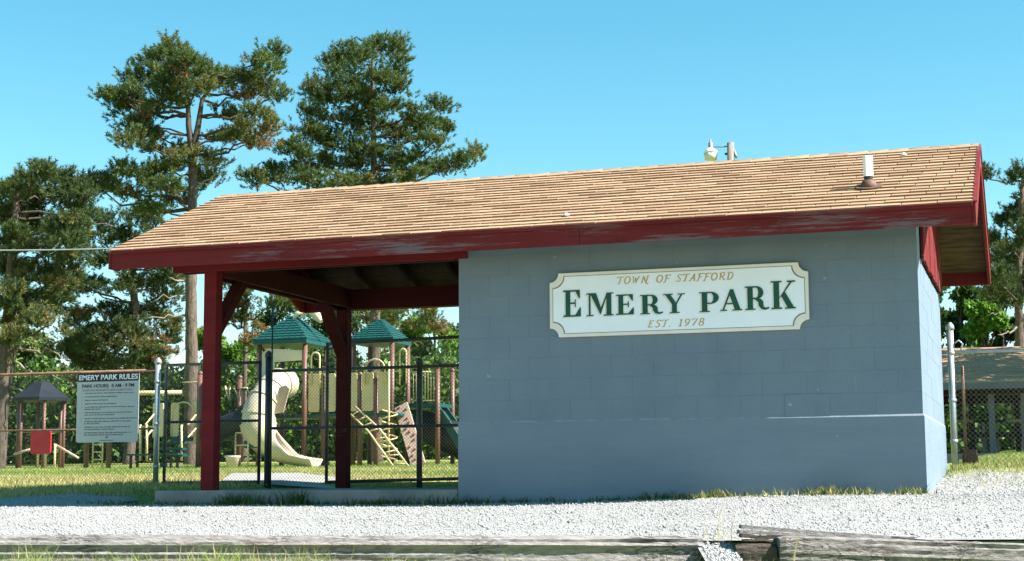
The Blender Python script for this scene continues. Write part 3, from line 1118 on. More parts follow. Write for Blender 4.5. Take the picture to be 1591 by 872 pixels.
sign_layer('border', 0.0, -0.004, -0.038, 'cream', 0.004)
sign_layer('border_line', 0.030, -0.0382, -0.0392, 'line')
sign_layer('panel', 0.036, -0.0394, -0.0405, 'white')
EX, EZ = Vector((1, 0, 0)), Vector((0, 0, 1))
SC = 3.616
letters = [('E', 128, 235, 218, 372), ('M', 258, 408, 233, 368), ('E', 425, 533, 242, 360), ('R', 560, 688, 243, 357), ('Y', 690, 810, 238, 352),
           ('P', 893, 1007, 228, 345), ('A', 1010, 1130, 213, 338), ('R', 1150, 1283, 195, 333), ('K', 1297, 1430, 165, 328)]
for ch, x0, x1, y0, y1 in letters:
    a = at(840 + x0 / SC, 390 + y1 / SC, -0.045)
    b = at(840 + x1 / SC, 390 + y0 / SC, -0.045)
    sl = 0.0
    w, h = b.x - a.x, b.z - a.z
    m = MB()
    serif_letter(m, ch, (a.x - 0.016, -0.0408, a.z - 0.014), EX, EZ, w, h, 0.0008)
    m.build('letter_shadow', 'cream', sign)
    m = MB()
    serif_letter(m, ch, (a.x, -0.0427, a.z), EX, EZ, w, h, 0.004)
    m.build('letter', 'green', sign)
for name, text, xa, xb, yb0, yb1, hh in (('gold_letter', 'TOWN OF STAFFORD', 428, 1092, 187, 160, 41), ('gold_letter', 'EST. 1978', 602, 925, 431, 418, 40)):
    a = at(840 + xa / SC, 390 + yb0 / SC, -0.042)
    b = at(840 + xb / SC, 390 + yb1 / SC, -0.042)
    ax = (b - a).normalized()
    ital_text(name, text, (a.x, -0.0408, a.z), ax, EZ, (b - a).length, hh / SC / 168, 0.002)


# ------------------------------------------------------------------ chain link
def chain_mesh(p0, p1, z0, z1, pitch=0.0225, r=0.0030, top=None):
    """woven wire between two ground points; returns V, F"""
    p0, p1 = Vector(p0), Vector(p1)
    d = (p1 - p0)
    Lw = d.length
    d.normalize()
    n = Vector((-d.y, d.x, 0))
    nw = int(Lw / pitch)
    nj = int((z1 - z0) / pitch)
    V, Fc = [], []
    j = np.arange(nj + 1)
    tri = np.array([(math.cos(a), math.sin(a)) for a in (0.5, 2.6, 4.7)]) * r
    base = 0
    allV, allF = [], []
    for i in range(nw):
        ph = (j + i) % 2
        s = (i + ph) * pitch
        z = z0 + j * pitch
        off = np.where(ph == 1, 1, -1) * r * 0.8
        P = np.stack([p0.x + d.x * s + n.x * off, p0.y + d.y * s + n.y * off, z + 0 * s], 1)
        ring = np.stack([P + np.array([d.x * t[0] + n.x * t[1], d.y * t[0] + n.y * t[1], 0]) for t in tri], 1)
        allV.append(ring.reshape(-1, 3))
        a = base + np.arange(nj) * 3
        for k in range(3):
            k2 = (k + 1) % 3
            allF.append(np.stack([a + k, a + k2, a + 3 + k2], 1))
            allF.append(np.stack([a + k, a + 3 + k2, a + 3 + k], 1))
        base += (nj + 1) * 3
    return np.concatenate(allV), np.concatenate(allF)


def pipe(name, a, b, r, mat, parent, n=10):
    return MB().tube([a, b], r, n).build(name, mat, parent, True)


def round_post(parent, x, y, z0, z1, r, mat, cap='dome', name='post'):
    p = pipe(name, (x, y, z0), (x, y, z1), r, mat, parent, 14)
    if cap == 'dome':
        c = MB().lathe([(r * 1.25, 0), (r * 1.3, 0.03), (r * 1.1, 0.055), (r * 0.55, 0.075), (r * 0.5, 0.082)], (x, y, z1 - 0.02), 14)
        c.build('cap', mat, p, True)
    return p


FY = 3.64
# left run of fence
gx = lambda px, py=600: at(px, py, FY).x
fl_ = thing('chain_link_fence', (-11.5, FY, 0.1), 'low chain-link fence with rusty top rail running left from the shelter', 'fence')
xa, xb = -15.2, gx(245)
zt = 1.60
pipe('top_rail', (xa, FY, zt), (xb, FY, zt), 0.020, 'rust', fl_)
for xp in (-14.9, -12.55):
    round_post(fl_, xp, FY, gz(xp, FY) - 0.1, zt, 0.026, 'rust', None)
MB().tube([(xa, FY + 0.03, 0.86), (xb, FY + 0.03, 0.84)], 0.012, 8).build('middle_rail', 'rust', fl_, True)
V_, F_ = chain_mesh((xa, FY - 0.02, 0), (xb - 0.03, FY - 0.02, 0), 0.14, zt)
np_obj('wire_mesh', V_, F_, 'wire', fl_)
gp1 = thing('gate_post', (xb, FY, 0.08), 'galvanised round gate post with domed cap right of the rules sign', 'post')
round_post(gp1, xb, FY, 0.0, 1.70, 0.036, 'galv')
for zz in (0.35, 0.9, 1.45):
    MB().lathe([(0.041, -0.02), (0.044, 0), (0.041, 0.02)], (xb, FY, zz), 14).build('band', 'galv', gp1, True)


def gate(label, x0, x1, z0, z1, mids, rake=0.0, dy=0.0, mat='fence', posts=()):
    g = thing('chain_link_gate', (x0, FY + dy, z0), label, 'gate')
    f = lambda x: (x - x0) * rake
    y = FY + dy
    r = 0.021
    pipe('stile', (x0, y, z0), (x0, y, z1 + 0.02), r, mat, g)
    pipe('stile', (x1, y, z0 + f(x1)), (x1, y, z1 + 0.02 + f(x1)), r, mat, g)
    pipe('rail', (x0, y, z1), (x1, y, z1 + f(x1)), r, mat, g)
    pipe('rail', (x0, y, z0 + 0.02), (x1, y, z0 + 0.02 + f(x1)), r, mat, g)
    for zz in mids:
        pipe('rail', (x0, y, zz), (x1, y, zz + f(x1) * 0.5), 0.018, mat, g)
    V_, F_ = chain_mesh((x0, y - 0.024, 0), (x1, y - 0.024, 0), z0 + 0.01, z1)
    V_[:, 2] += (V_[:, 0] - x0) * rake
    np_obj('wire_mesh', V_, F_, 'wire', g)
    for zz in (z0 + 0.25, z1 - 0.25):
        MB().box(x0 - 0.05, x0 + 0.03, y - 0.03, y + 0.03, zz - 0.025, zz + 0.025).build('hinge', mat, g, bevel=0.004)
    return g


g1 = gate('closed low chain-link gate behind the front red post', gx(258), gx(404), 0.12, 1.66, (0.92,))
gp2 = thing('gate_post', (gx(417), FY, 0.06), 'dark gate post between the two gates with a thin rod beside it', 'post')
round_post(gp2, gx(417), FY, 0.0, 1.74, 0.04, 'fence')
pipe('rod', (gx(425), FY - 0.05, 0.05), (gx(425), FY - 0.05, 2.55), 0.011, 'fence', gp2)
fm = thing('chain_link_fence', (-7.0, FY + 0.06, 0.06), 'chain-link fence panel with dark rails across the back of the shelter', 'fence')
xl_, xr_ = gx(420), -4.25
for zz in (1.55, 0.82):
    pipe('rail', (xl_, FY + 0.06, zz), (xr_, FY + 0.06, zz), 0.021, 'fence', fm)
round_post(fm, gx(649), FY + 0.06, 0.0, 1.60, 0.036, 'fence')
V_, F_ = chain_mesh((xl_, FY + 0.085, 0), (gx(507), FY + 0.085, 0), 0.1, 1.55)
np_obj('wire_mesh', V_, F_, 'wire', fm)
g2 = gate('tall sagging chain-link gate seen through the shelter beside the block wall', gx(510), -4.45, 0.12, 1.86, (), 0.019, -0.03)

# right-hand fence behind the building corner
fr = thing('chain_link_fence', (0.5, 3.6, 0.25), 'chain-link fence with galvanised rail right of the building corner', 'fence')
rx, ry = 0.09, 3.62
pA, pB = Vector((rx, ry, 0)), Vector((3.2, 3.75, 0))
pipe('top_rail', (rx, ry, 1.53), (3.2, 3.75, 1.55), 0.02, 'galv', fr)
pipe('thin_post', (0.205, ry + 0.05, 0.30), (0.205, ry + 0.05, 1.38), 0.016, 'rust', fr)
MB().tube([(rx + .1, ry, 1.53), (rx + .13, ry - .01, 1.62), (rx + .09, ry - .02, 1.66), (rx + .05, ry - .02, 1.63)], 0.009, 8).build('tie_wire', 'galv', fr, True)
V_, F_ = chain_mesh((0.12, ry - 0.02, 0), (3.2, 3.73, 0), 0.30, 1.52, 0.028)
np_obj('wire_mesh', V_, F_, 'wire', fr)
gp3 = thing('fence_post', (rx, ry, 0.2), 'stout galvanised fence post beside the sunlit block wall corner', 'post')
round_post(gp3, rx, ry, 0.0, 1.80, 0.037, 'galv')
for zz in (0.55, 1.0, 1.52):
    MB().lathe([(0.043, -0.02), (0.046, 0), (0.043, 0.02)], (rx, ry, zz), 14).build('band', 'galv', gp3, True)
for k, wh in enumerate(('bottom', 'middle', 'top')):
    bb = MB().box(0.16 + 0.004 * k, 0.34 - 0.01 * k, ry + 0.06, ry + 0.16, 0.27 + k * 0.063, 0.332 + k * 0.063)
    tag(bb.build('brick', 'flashing', None, bevel=0.004), 'reddish brick, %s of the three stacked at the foot of the galvanised post' % wh, 'brick', 'stacked bricks')

# ------------------------------------------------------------------ park rules sign on the fence
RY = FY - 0.06
a, b = at(118, 688, RY), at(217, 578, RY)
rs = thing('rules_sign', ((a.x + b.x) / 2, RY, a.z), 'grey rules board with black header reading EMERY PARK RULES on the left fence', 'sign')
w, h = b.x - a.x, b.z - a.z


def rounded(x0, x1, z0, z1, r, n=5):
    out = []
    for cx, cz, s0 in ((x1 - r, z0 + r, -90), (x1 - r, z1 - r, 0), (x0 + r, z1 - r, 90), (x0 + r, z0 + r, 180)):
        out += [(cx + r * math.cos(math.radians(s0 + 90 * k / n)), cz + r * math.sin(math.radians(s0 + 90 * k / n))) for k in range(n + 1)]
    return out


MB().prism(rounded(a.x, b.x, a.z, b.z, 0.035), (0, RY, 0), EX, EZ, 0.006).build('board', 'rules', rs)
MB().prism(rounded(a.x, b.x, b.z - 0.112, b.z, 0.03), (0, RY - 0.0062, 0), EX, EZ, 0.0012).build('header', 'black', rs)
for zz in (a.z + 0.1, b.z - 0.2):
    MB().box(a.x + 0.05, b.x - 0.05, RY + 0.001, RY + 0.03, zz, zz + 0.03).build('bracket', 'galv', rs)


def flat_text(name, text, x, z, y, size, mat, parent, width=None, bold=0.0, align='CENTER'):
    cu = bpy.data.curves.new(name, 'FONT')
    cu.body = text
    cu.size = size
    cu.align_x = align
    cu.extrude = 0.0006
    cu.offset = bold
    ob = bpy.data.objects.new(name, cu)
    C.objects.link(ob)
    bpy.context.view_layer.update()
    dg = bpy.context.evaluated_depsgraph_get()
    me = bpy.data.meshes.new_from_object(ob.evaluated_get(dg))
    bpy.data.objects.remove(ob)
    bpy.data.curves.remove(cu)
    co = np.array([v.co[:] for v in me.vertices])
    if width:
        k = width / (co[:, 0].max() - co[:, 0].min())
        co[:, 0] *= k
    for v, c in zip(me.vertices, co):
        v.co = (x + c[0], y - c[2], z + c[1])
    me.name = name
    me.materials.clear()
    me.materials.append(MAT[mat])
    o = bpy.data.objects.new(name, me)
    C.objects.link(o)
    adopt(o, parent)
    return o


cx = (a.x + b.x) / 2
flat_text('header_text', 'EMERY PARK RULES', cx, b.z - 0.088, RY - 0.0085, 0.092, 'white', rs, w * 0.95, 0.0022)
flat_text('hours_text', 'PARK HOURS:  8 AM - 9 PM', cx, b.z - 0.190, RY - 0.0075, 0.062, 'black', rs, w * 0.84, 0.0014)
flat_text('notice_text', 'STAFFORD RESIDENTS AND GUESTS ONLY', cx, b.z - 0.238, RY - 0.0075, 0.038, 'ink', rs, w * 0.83)
# the fine print is too small to read in the photograph: rows of word-sized marks
rows = [(0.285, .80), (0.335, .52), (0.385, .36), (0.435, .52), (0.482, .80), (0.512, .26), (0.56, .78), (0.592, .48), (0.645, .85), (0.685, .76), (0.715, .24), (0.765, .74), (0.797, .48), (0.845, .76), (0.875, .64)]
pr = MB()
for t, wd in rows:
    x = a.x + w * 0.13
    xe = x + w * wd
    z = b.z - h * t * 1.02
    while x < xe - 0.01:
        lw = random.uniform(0.02, 0.06)
        k = x
        while k < min(x + lw, xe):
            pr.box(k, k + 0.007, RY - 0.0075, RY - 0.0062, z - 0.008 + random.choice((0, 0, .003)), z + 0.008 - random.choice((0, 0, .004)))
            k += 0.0095
        x += lw + 0.012
for t in (0.285, 0.335, 0.385, 0.435, 0.482, 0.56, 0.645, 0.685, 0.765, 0.845):
    pr.box(a.x + w * 0.075, a.x + w * 0.075 + 0.01, RY - 0.0075, RY - 0.0062, b.z - h * t * 1.02 - 0.005, b.z - h * t * 1.02 + 0.005)
pr.box(cx - 0.02, cx + 0.02, RY - 0.0075, RY - 0.0062, a.z + 0.055, a.z + 0.075)
pr.box(cx - 0.1, cx + 0.1, RY - 0.0075, RY - 0.0062, a.z + 0.02, a.z + 0.03)
pr.build('fine_print', 'ink', rs)['kind'] = 'stuff'


# ================================================================== TIMBERS
def timber(name, A, B, w, h, label, seed, notch=None, mats='tie'):
    """weathered squared timber from A to B (top centre line ends), with checks and worn corners"""
    r = np.random.default_rng(seed)
    A, B = Vector(A), Vector(B)
    d = (B - A)
    Ln = d.length
    d.normalize()
    nv = Vector((-d.y, d.x, 0)).normalized()
    upv = d.cross(nv) * -1
    upv = Vector((0, 0, 1))
    nseg = int(Ln / 0.035)
    prof = []
    nc = 12
    for (x0, y0, x1, y1) in ((-w / 2, -h, -w / 2, 0), (-w / 2, 0, w / 2, 0), (w / 2, 0, w / 2, -h), (w / 2, -h, -w / 2, -h)):
        for k in range(nc):
            t = k / nc
            prof.append((x0 + (x1 - x0) * t, y0 + (y1 - y0) * t))
    prof = np.array(prof)
    c = np.array([0, -h / 2])
    rr = np.linalg.norm((prof - c) / np.array([w / 2, h / 2]), axis=1, keepdims=True)
    prof = c + (prof - c) * (1 - 0.09 * np.clip(rr - 1.15, 0, 1) * 2)
    n = len(prof)
    # long grain: each profile point keeps a depth along the length with slow drift
    grain = r.normal(0, 0.003, n)
    checks = r.random(n) < 0.16
    drift = np.cumsum(r.normal(0, 0.0009, (nseg + 1, n)), axis=0)
    drift -= np.linspace(0, 1, nseg + 1)[:, None] * drift[-1] * 0.7
    rings = []
    for i in range(nseg + 1):
        s = Ln * i / nseg
        p = A + d * s
        dirv = (prof - c) / np.linalg.norm(prof - c, axis=1, keepdims=True)
        amp = grain + drift[i] + r.normal(0, 0.0012, n)
        ck = np.where(checks & (np.sin(s * 2.3 + np.arange(n) * 1.7) > 0.1), -0.006, 0)
        q = prof + dirv * (amp + ck)[:, None]
        if i in (0, nseg):
            q = c + (q - c) * 0.93
        rings.append([tuple(p + nv * v[0] + upv * v[1]) for v in q])
    m = MB()
    vs = [v for rg in rings for v in rg]
    fs = [(i * n + k, i * n + (k + 1) % n, (i + 1) * n + (k + 1) % n, (i + 1) * n + k) for i in range(nseg) for k in range(n)]
    fs.append(tuple(range(n - 1, -1, -1)))
    fs.append(tuple(nseg * n + k for k in range(n)))
    m.add(vs, fs)
    return m


a, b = atz(-420, 833, TIE_Z - 0.02), atz(1090, 835, TIE_Z - 0.02)
m = timber('landscape_timber', a, b, 0.20, 0.2, '', 3)
tag(m.build('landscape_timber', 'tie'), 'long weathered grey timber along the gravel edge at bottom left', 'timber', 'timbers edging the gravel')
a, b = atz(1206, 833, TIE_Z - 0.22), atz(1900, 856, TIE_Z - 0.16)
t2 = thing('landscape_timber', (a.x, a.y, a.z - 0.2), 'split weathered timber with a broken left end at bottom right', 'timber', 'timbers edging the gravel')
timber('x', a, b, 0.23, 0.22, '', 8).build('body', 'tie', t2)
a2, b2 = atz(1141, 846, TIE_Z - 0.22), atz(1204, 846, TIE_Z - 0.22)
timber('x', a2, b2, 0.17, 0.2, '', 12).build('rotten_end', 'tiedark', t2)
for k, (p, q, ww, hh) in enumerate((((1150, 819, -.12), (1420, 838, -.10), .10, .022), ((1147, 826, -.16), (1330, 838, -.14), .10, .020), ((1150, 833, -.2), (1225, 836, -.19), .09, .022), ((1153, 839, -.23), (1206, 840, -.23), .05, .011), ((1385, 834, -.2), (1540, 850, -.27), .012, .008))):
    A_, B_ = atz(p[0], p[1], TIE_Z + p[2]), atz(q[0], q[1], TIE_Z + q[2])
    r = random.Random(k)
    pts = [A_.lerp(B_, t) + Vector((0, 0, r.uniform(-.004, .004))) for t in np.linspace(0, 1, 7)]
    mm = MB()
    for i in range(6):
        mm.beam(pts[i], pts[i + 1], ww * (1 - 0.1 * i), hh)
    mm.build('splinter', 'tie' if k in (0, 1) else 'tiedark', t2)

# ================================================================== GRASS AND WEEDS
def blades(name, x, y, hgt, wid, mats, mi=None, lean=0.5, z=None, segs=1):
    N = len(x)
    z = ground(x, y) - 0.01 if z is None else z
    ang = rng.uniform(0, 6.283, N)
    la = rng.uniform(0, 6.283, N)
    ln = rng.uniform(0.1, lean, N) * hgt
    ca, sa = np.cos(ang) * wid / 2, np.sin(ang) * wid / 2
    b0 = np.stack([x - ca, y - sa, z], 1)
    b1 = np.stack([x + ca, y + sa, z], 1)
    mx, my = x + np.cos(la) * ln * 0.3, y + np.sin(la) * ln * 0.3
    m0 = np.stack([mx - ca * .7, my - sa * .7, z + hgt * 0.55], 1)
    m1 = np.stack([mx + ca * .7, my + sa * .7, z + hgt * 0.55], 1)
    tp = np.stack([x + np.cos(la) * ln, y + np.sin(la) * ln, z + hgt], 1)
    V = np.stack([b0, b1, m0, m1, tp], 1).reshape(-1, 3)
    k = (np.arange(N) * 5)[:, None]
    Fc = np.concatenate([k + np.array([[0, 1, 3]]), k + np.array([[0, 3, 2]]), k + np.array([[2, 3, 4]])], 1).reshape(-1, 3)
    if mi is not None:
        mi = np.repeat(mi, 3)
    return np_obj(name, V, Fc, mats, None, mi)


def stuff(o, label, cat):
    o['kind'] = 'stuff'
    o['label'] = label
    o['category'] = cat
    return o


# lawn behind the fence, in the wedge the camera sees
def wedge(N, z0, z1, pxa, pxb, power=1.0):
    Zc = z0 + (z1 - z0) * rng.random(N) ** power
    px = rng.uniform(pxa, pxb, N)
    lat = (px - 795.5) / F_PX * Zc
    x = CAM.x + DIRH.x * Zc + RGT.x * lat
    y = CAM.y + DIRH.y * Zc + RGT.y * lat
    return x, y


x, y = wedge(76000, 17.5, 50, -60, 740, 1.3)
ok = (y > gravel_edge(x) - 0.1) & ~((x > -7.8) & (y < 3.7)) & ~((x > -9.0 - (y - 3.75) * 0.51) & (x < -7.2 - (y - 3.75) * 0.6) & (y < 9.5) & (y > 3.7))
x, y = x[ok], y[ok]
dry = (np.sin(x * 0.5 + 1) + np.sin(y * 0.8 + x * .3) + rng.normal(0, 0.7, len(x))) > -0.1 + (y - 9) * 0.10
stuff(blades('lawn_grass', x, y, rng.uniform(0.03, 0.075, len(x)), 0.012, ['grass', 'grass_dry'], dry.astype(int), 0.9), 'mown green and straw-coloured lawn behind the fence on the left', 'grass')
x, y = wedge(26000, 17.0, 44, 1440, 1660, 1.4)
ok = (y > 1.0) & (x > 0.03)
x, y = x[ok], y[ok]
dry = rng.random(len(x)) < 0.35 - 0.2 * smooth(6, 12, y)
stuff(blades('lawn_grass', x, y, rng.uniform(0.03, 0.09, len(x)), 0.012, ['grass', 'grass_dry'], dry.astype(int), 0.9), 'green lawn behind the right fence beside the building corner', 'grass')
# weeds along the wall foot and slab edge
cl = []
for k in range(150):
    u = random.random()
    if u < 0.45:
        cx_, n_, s_ = random.uniform(-2.5, -0.1), random.randint(8, 60), random.uniform(0.03, 0.10)
        hh = random.uniform(0.025, 0.11)
    elif u < 0.75:
        cx_, n_, s_ = random.uniform(-5.6, -2.3), 20, 0.10
        hh = random.uniform(0.03, 0.08)
    else:
        cx_, n_, s_ = random.uniform(-8.6, -4.6), 18, 0.10
        hh = random.uniform(0.03, 0.08)
    cl.append((cx_, -0.05 - abs(random.gauss(0, 0.09)), n_, s_, hh))
for cx_, n_, hh, s_ in ((-6.68, 150, 0.16, 0.14), (-6.55, 90, 0.13, 0.16), (-6.05, 110, 0.17, 0.07), (-5.0, 70, 0.10, 0.2), (-5.3, 60, .09, .15), (-4.6, 90, 0.12, 0.2), (-4.2, 60, 0.1, 0.1), (-7.4, 50, .08, .2)):
    cl.append((cx_, -0.14, n_, s_, hh))
X_, Y_, H_, W_ = [], [], [], []
for cx_, cy_, n_, s_, hh in cl:
    X_ += list(rng.normal(cx_, s_, n_))
    Y_ += list(np.minimum(rng.normal(cy_, 0.04, n_), -0.035))
    H_ += list(rng.uniform(0.4, 1.15, n_) * hh)
    W_ += list(rng.uniform(0.006, 0.02, n_))
X_, Y_, H_, W_ = map(np.array, (X_, Y_, H_, W_))
mi = (rng.random(len(X_)) < np.where(X_ > -2.5, 0.4, 0.08)).astype(int)
stuff(blades('wall_weeds', X_, Y_, H_, W_, ['weed', 'grass_dry'], mi, 0.9), 'low weeds and grass growing along the foot of the wall and slab', 'weeds')
# tufts at the sunny gravel corner
X_, Y_ = rng.uniform(0.1, 2.6, 5000), rng.uniform(0.4, 3.7, 5000)
pk = rng.random(5000) < smooth(0.2, 3.0, Y_) * 0.9
X_, Y_ = X_[pk], Y_[pk]
stuff(blades('corner_grass', X_, Y_, rng.uniform(0.02, 0.07, len(X_)), 0.009, ['grass', 'grass_dry'], (rng.random(len(X_)) < 0.6).astype(int), 1.0), 'sparse dry grass in the gravel beside the sunlit wall', 'grass')
# grass in front of the timbers
N = 15000
px = np.concatenate([rng.uniform(-60, 640, int(N * .72)), rng.uniform(560, 1640, N - int(N * .72))])
Zc = TIE_Z - 0.14 - rng.random(N) * 1.0
lat = (px - 795.5) / F_PX * Zc
x = CAM.x + DIRH.x * Zc + RGT.x * lat
y = CAM.y + DIRH.y * Zc + RGT.y * lat
dens = 0.55 + 0.45 * np.sin(px * 0.013 + 0.6) * np.sin(px * 0.031)
hh = rng.uniform(0.06, 0.22, N) * np.where(px < 520, 1.0, 0.72) * (0.6 + 0.6 * dens)
stuff(blades('bank_grass', x, y, hh, rng.uniform(0.003, 0.007, N), ['grass', 'grass_dry'], (rng.random(N) < 0.3).astype(int), 0.7), 'uncut grass on the bank in front of the timbers', 'grass')
tall = MB()
for px_, ph_, zz_ in ((282, 0.10, .35), (266, .07, .3), (296, .06, .3), (545, .06, .3), (1126, 0.22, .05), (1118, 0.20, .06), (1137, .16, .05), (1230, 0.17, .5), (1232, .13, .48), (700, .05, .3), (395, .07, .35), (60, .06, .3), (150, .05, .3), (1108, .12, .05), (1098, .10, .05)):
    p = atz(px_, 866, TIE_Z - zz_)
    z0 = gz(p.x, p.y) - 0.01
    top = Vector((p.x + random.uniform(-.03, .05), p.y, max(p.z, z0) + ph_))
    mid = Vector((p.x, p.y, z0)).lerp(top, 0.55) + Vector((-0.012, 0, 0))
    tall.tube([(p.x, p.y, z0), mid, top], [0.0025, 0.002, 0.0008], 4)
stuff(tall.build('tall_grass_stems', 'grass_dry'), 'thin tall grass stems standing at the timbers', 'grass')


# ================================================================== TREES
def tufts_np(P, A, n, ln, wd, shoot):
    """needle tufts: P (k,3) positions, A (k,3) axes -> V, F (one triangle per needle)"""
    k = len(P)
    t = rng.random((k, n))
    base = P[:, None] + A[:, None] * (t * shoot)[..., None]
    rnd = rng.normal(0, 1, (k, n, 3))
    rnd -= (rnd * A[:, None]).sum(-1, keepdims=True) * A[:, None]
    rnd /= np.linalg.norm(rnd, axis=-1, keepdims=True) + 1e-6
    d = A[:, None] * rng.uniform(0.35, 1.0, (k, n, 1)) + rnd * rng.uniform(0.5, 1.0, (k, n, 1))
    d /= np.linalg.norm(d, axis=-1, keepdims=True)
    tip = base + d * (ln * rng.uniform(0.75, 1.2, (k, n)))[..., None]
    side = np.cross(d, rng.normal(0, 1, (k, n, 3)))
    side /= np.linalg.norm(side, axis=-1, keepdims=True) + 1e-6
    w = side * wd / 2
    V = np.stack([base - w, base + w, tip], 2).reshape(-1, 3)
    return V, np.arange(len(V)).reshape(-1, 3)


def leaves_np(P, A, size):
    """small bent leaf quads"""
    k = len(P)
    s = np.cross(A, rng.normal(0, 1, (k, 3)))
    s /= np.linalg.norm(s, axis=1, keepdims=True) + 1e-6
    sz = (size * rng.uniform(0.6, 1.3, k))[:, None]
    V = np.stack([P, P + A * sz * 0.5 + s * sz * 0.32, P + A * sz, P + A * sz * 0.5 - s * sz * 0.32], 1).reshape(-1, 3)
    a = (np.arange(k) * 4)[:, None]
    return V, np.concatenate([a + np.array([[0, 1, 2]]), a + np.array([[0, 2, 3]])], 1).reshape(-1, 3)


def unit(v):
    return v / (np.linalg.norm(v, axis=-1, keepdims=True) + 1e-9)


def ground_base(px, Z):
    lat = (px - 795.5) / F_PX * Z
    x = CAM.x + DIRH.x * Z + RGT.x * lat
    y = CAM.y + DIRH.y * Z + RGT.y * lat
    return Vector((x, y, gz(x, y)))


def limb(m, a, b, r0, r1, wob=0.12, rise=0.0, n=6, sides=6):
    a, b = Vector(a), Vector(b)
    Lb = (b - a).length
    pts, rs = [], []
    for i in range(n + 1):
        t = i / n
        p = a.lerp(b, t)
        p += Vector((random.gauss(0, wob), random.gauss(0, wob), random.gauss(0, wob) + 0)) * (math.sin(math.pi * t) * Lb * 0.12)
        p.z += rise * Lb * math.sin(math.pi * t)
        pts.append(p)
        rs.append(r0 + (r1 - r0) * t ** 0.8)
    m.tube(pts, rs, sides)
    return pts


def pine(label, Z, trunk_px, r0, r1, clumps, dead=(), needle='needle', n_needles=26, name='pine_tree', stems=(), mult=1.0, bark='bark', nl=0.125, wd=0.024, group='pines around the playground'):
    """trunk_px: list of (px, py) up the trunk; clumps: (px, py, rx, ry, kind, depth) in photo pixels at distance Z"""
    k = Z / F_PX
    base = ground_base(trunk_px[0][0], Z)
    t = thing(name, base, label, 'pine tree', group)
    view = Vector((DIRH.x, DIRH.y, 0))
    tp = [base - Vector((0, 0, 0.2))]
    for (px, py) in trunk_px[1:]:
        tp.append(atz(px, py, Z) - view * 0)
    # keep trunk in one vertical sheet: pitch makes atz drift in depth, so re-plant at the base distance
    def replant(p, dd=0.0):
        cur = (p.x - CAM.x) * DIRH.x + (p.y - CAM.y) * DIRH.y
        want = Z + dd
        f = want / cur
        return CAM + (p - CAM) * f
    tp = [tp[0]] + [replant(p) for p in tp[1:]]
    fine = []
    for i in range(len(tp) - 1):
        for q in range(10):
            fine.append(tp[i].lerp(tp[i + 1], q / 10))
    fine.append(tp[-1])
    m = MB()
    nT = len(fine)
    m.tube([p + Vector((random.gauss(0, .012), random.gauss(0, .012), 0)) for p in fine], [(r0 * (1.12 if i == 0 else 1) + (r1 - r0) * (i / (nT - 1))) * random.uniform(0.93, 1.06) for i in range(nT)], 12)
    allstem = list(fine)
    for st in stems:
        sp = [replant(atz(px, py, Z)) for px, py in st]
        ff = [sp[i].lerp(sp[i + 1], q / 3) for i in range(len(sp) - 1) for q in range(3)] + [sp[-1]]
        m.tube(ff, [r1 * 1.05 + (0.04 - r1 * 1.05) * (i / (len(ff) - 1)) for i in range(len(ff))], 8, True, 1)
        allstem += ff
    m.build('trunk', [bark, 'bark2'], t, True)
    br = MB()
    Ps, As, Ks = [], [], []
    mats = [needle, 'needle_y', 'needle_b']
    for c in clumps:
        br = MB()
        px, py, rx, ry = c[:4]
        kind = c[4] if len(c) > 4 else 0
        dd = c[5] if len(c) > 5 else random.uniform(-1, 1) * 1.5
        cen = replant(atz(px, py, Z), dd)
        RX, RZ = rx * k * 1.1, ry * k * 1.1
        RY_ = RX * 0.8
        # limb from the stem, leaving it a little below the clump
        src = min(allstem, key=lambda p: abs(p.z - (cen.z - 0.25 * abs((p - cen).to_2d().length))) + 0.25 * (p - cen).length)
        Lb = (cen - src).length
        if Lb > 0.4:
            limb(br, src, cen, min(0.02 + 0.016 * Lb, 0.10), 0.018, 0.35, -0.06, 6, 6)
        nsub = max(3, int(round(5 + RX * RZ * 26.0 * mult)))
        for q in range(nsub):
            v = rng.normal(0, 1, 3)
            v /= np.linalg.norm(v)
            rad = rng.random() ** 0.45
            off = Vector((0, 0, 0)) + Vector((RGT.x, RGT.y, 0)) * float(v[0] * rad * RX) + view * float(v[1] * rad * RY_) + Vector((0, 0, float(v[2] * rad * RZ)))
            sc = cen + off
            sr = 0.30
            if q % 2 == 0:
                br.tube([cen + off * 0.15, cen + off * 0.6 + Vector((0, 0, -0.08)), sc], [0.016, 0.011, 0.006], 4, False)
            nt_ = int(rng.integers(8, 20))
            outd = unit(np.array(off) + np.array([0, 0, 0.25]))
            pos = np.array(sc) + rng.normal(0, sr * rng.uniform(0.35, 0.6), (nt_, 3)) * np.array([1, 1, 0.6])
            axs = unit(outd * 0.6 + (pos - np.array(sc)) * 1.6 + np.array([0, 0, 0.55]) + rng.normal(0, 0.25, (nt_, 3)))
            Ps.append(pos)
            As.append(axs)
            u = rng.random()
            if kind == 2:
                kk = 2 if u < 0.36 else (1 if u < 0.66 else 0)
            elif kind == 1:
                kk = 1 if u < 0.45 else (2 if u < 0.53 else 0)
            else:
                kk = 1 if u < 0.07 else 0
            Ks.append(np.full(nt_, kk))
        br.build('branch', 'bark2', t, True)
    for dpx in dead:
        p0 = replant(atz(dpx[0], dpx[1], Z))
        p1 = replant(atz(dpx[2], dpx[3], Z), dpx[4] if len(dpx) > 4 else -0.4)
        dl = MB()
        limb(dl, p0, p1, 0.045, 0.012, 0.5, 0.03, 7, 6)
        dl.build('bare_limb', 'dead', t, True)
    P, A, K = np.concatenate(Ps), np.concatenate(As), np.concatenate(Ks)
    V, Fc = tufts_np(P, A, n_needles, nl, wd, 0.20)
    np_obj('crown', V, Fc, mats, t, np.repeat(K, n_needles))
    return t


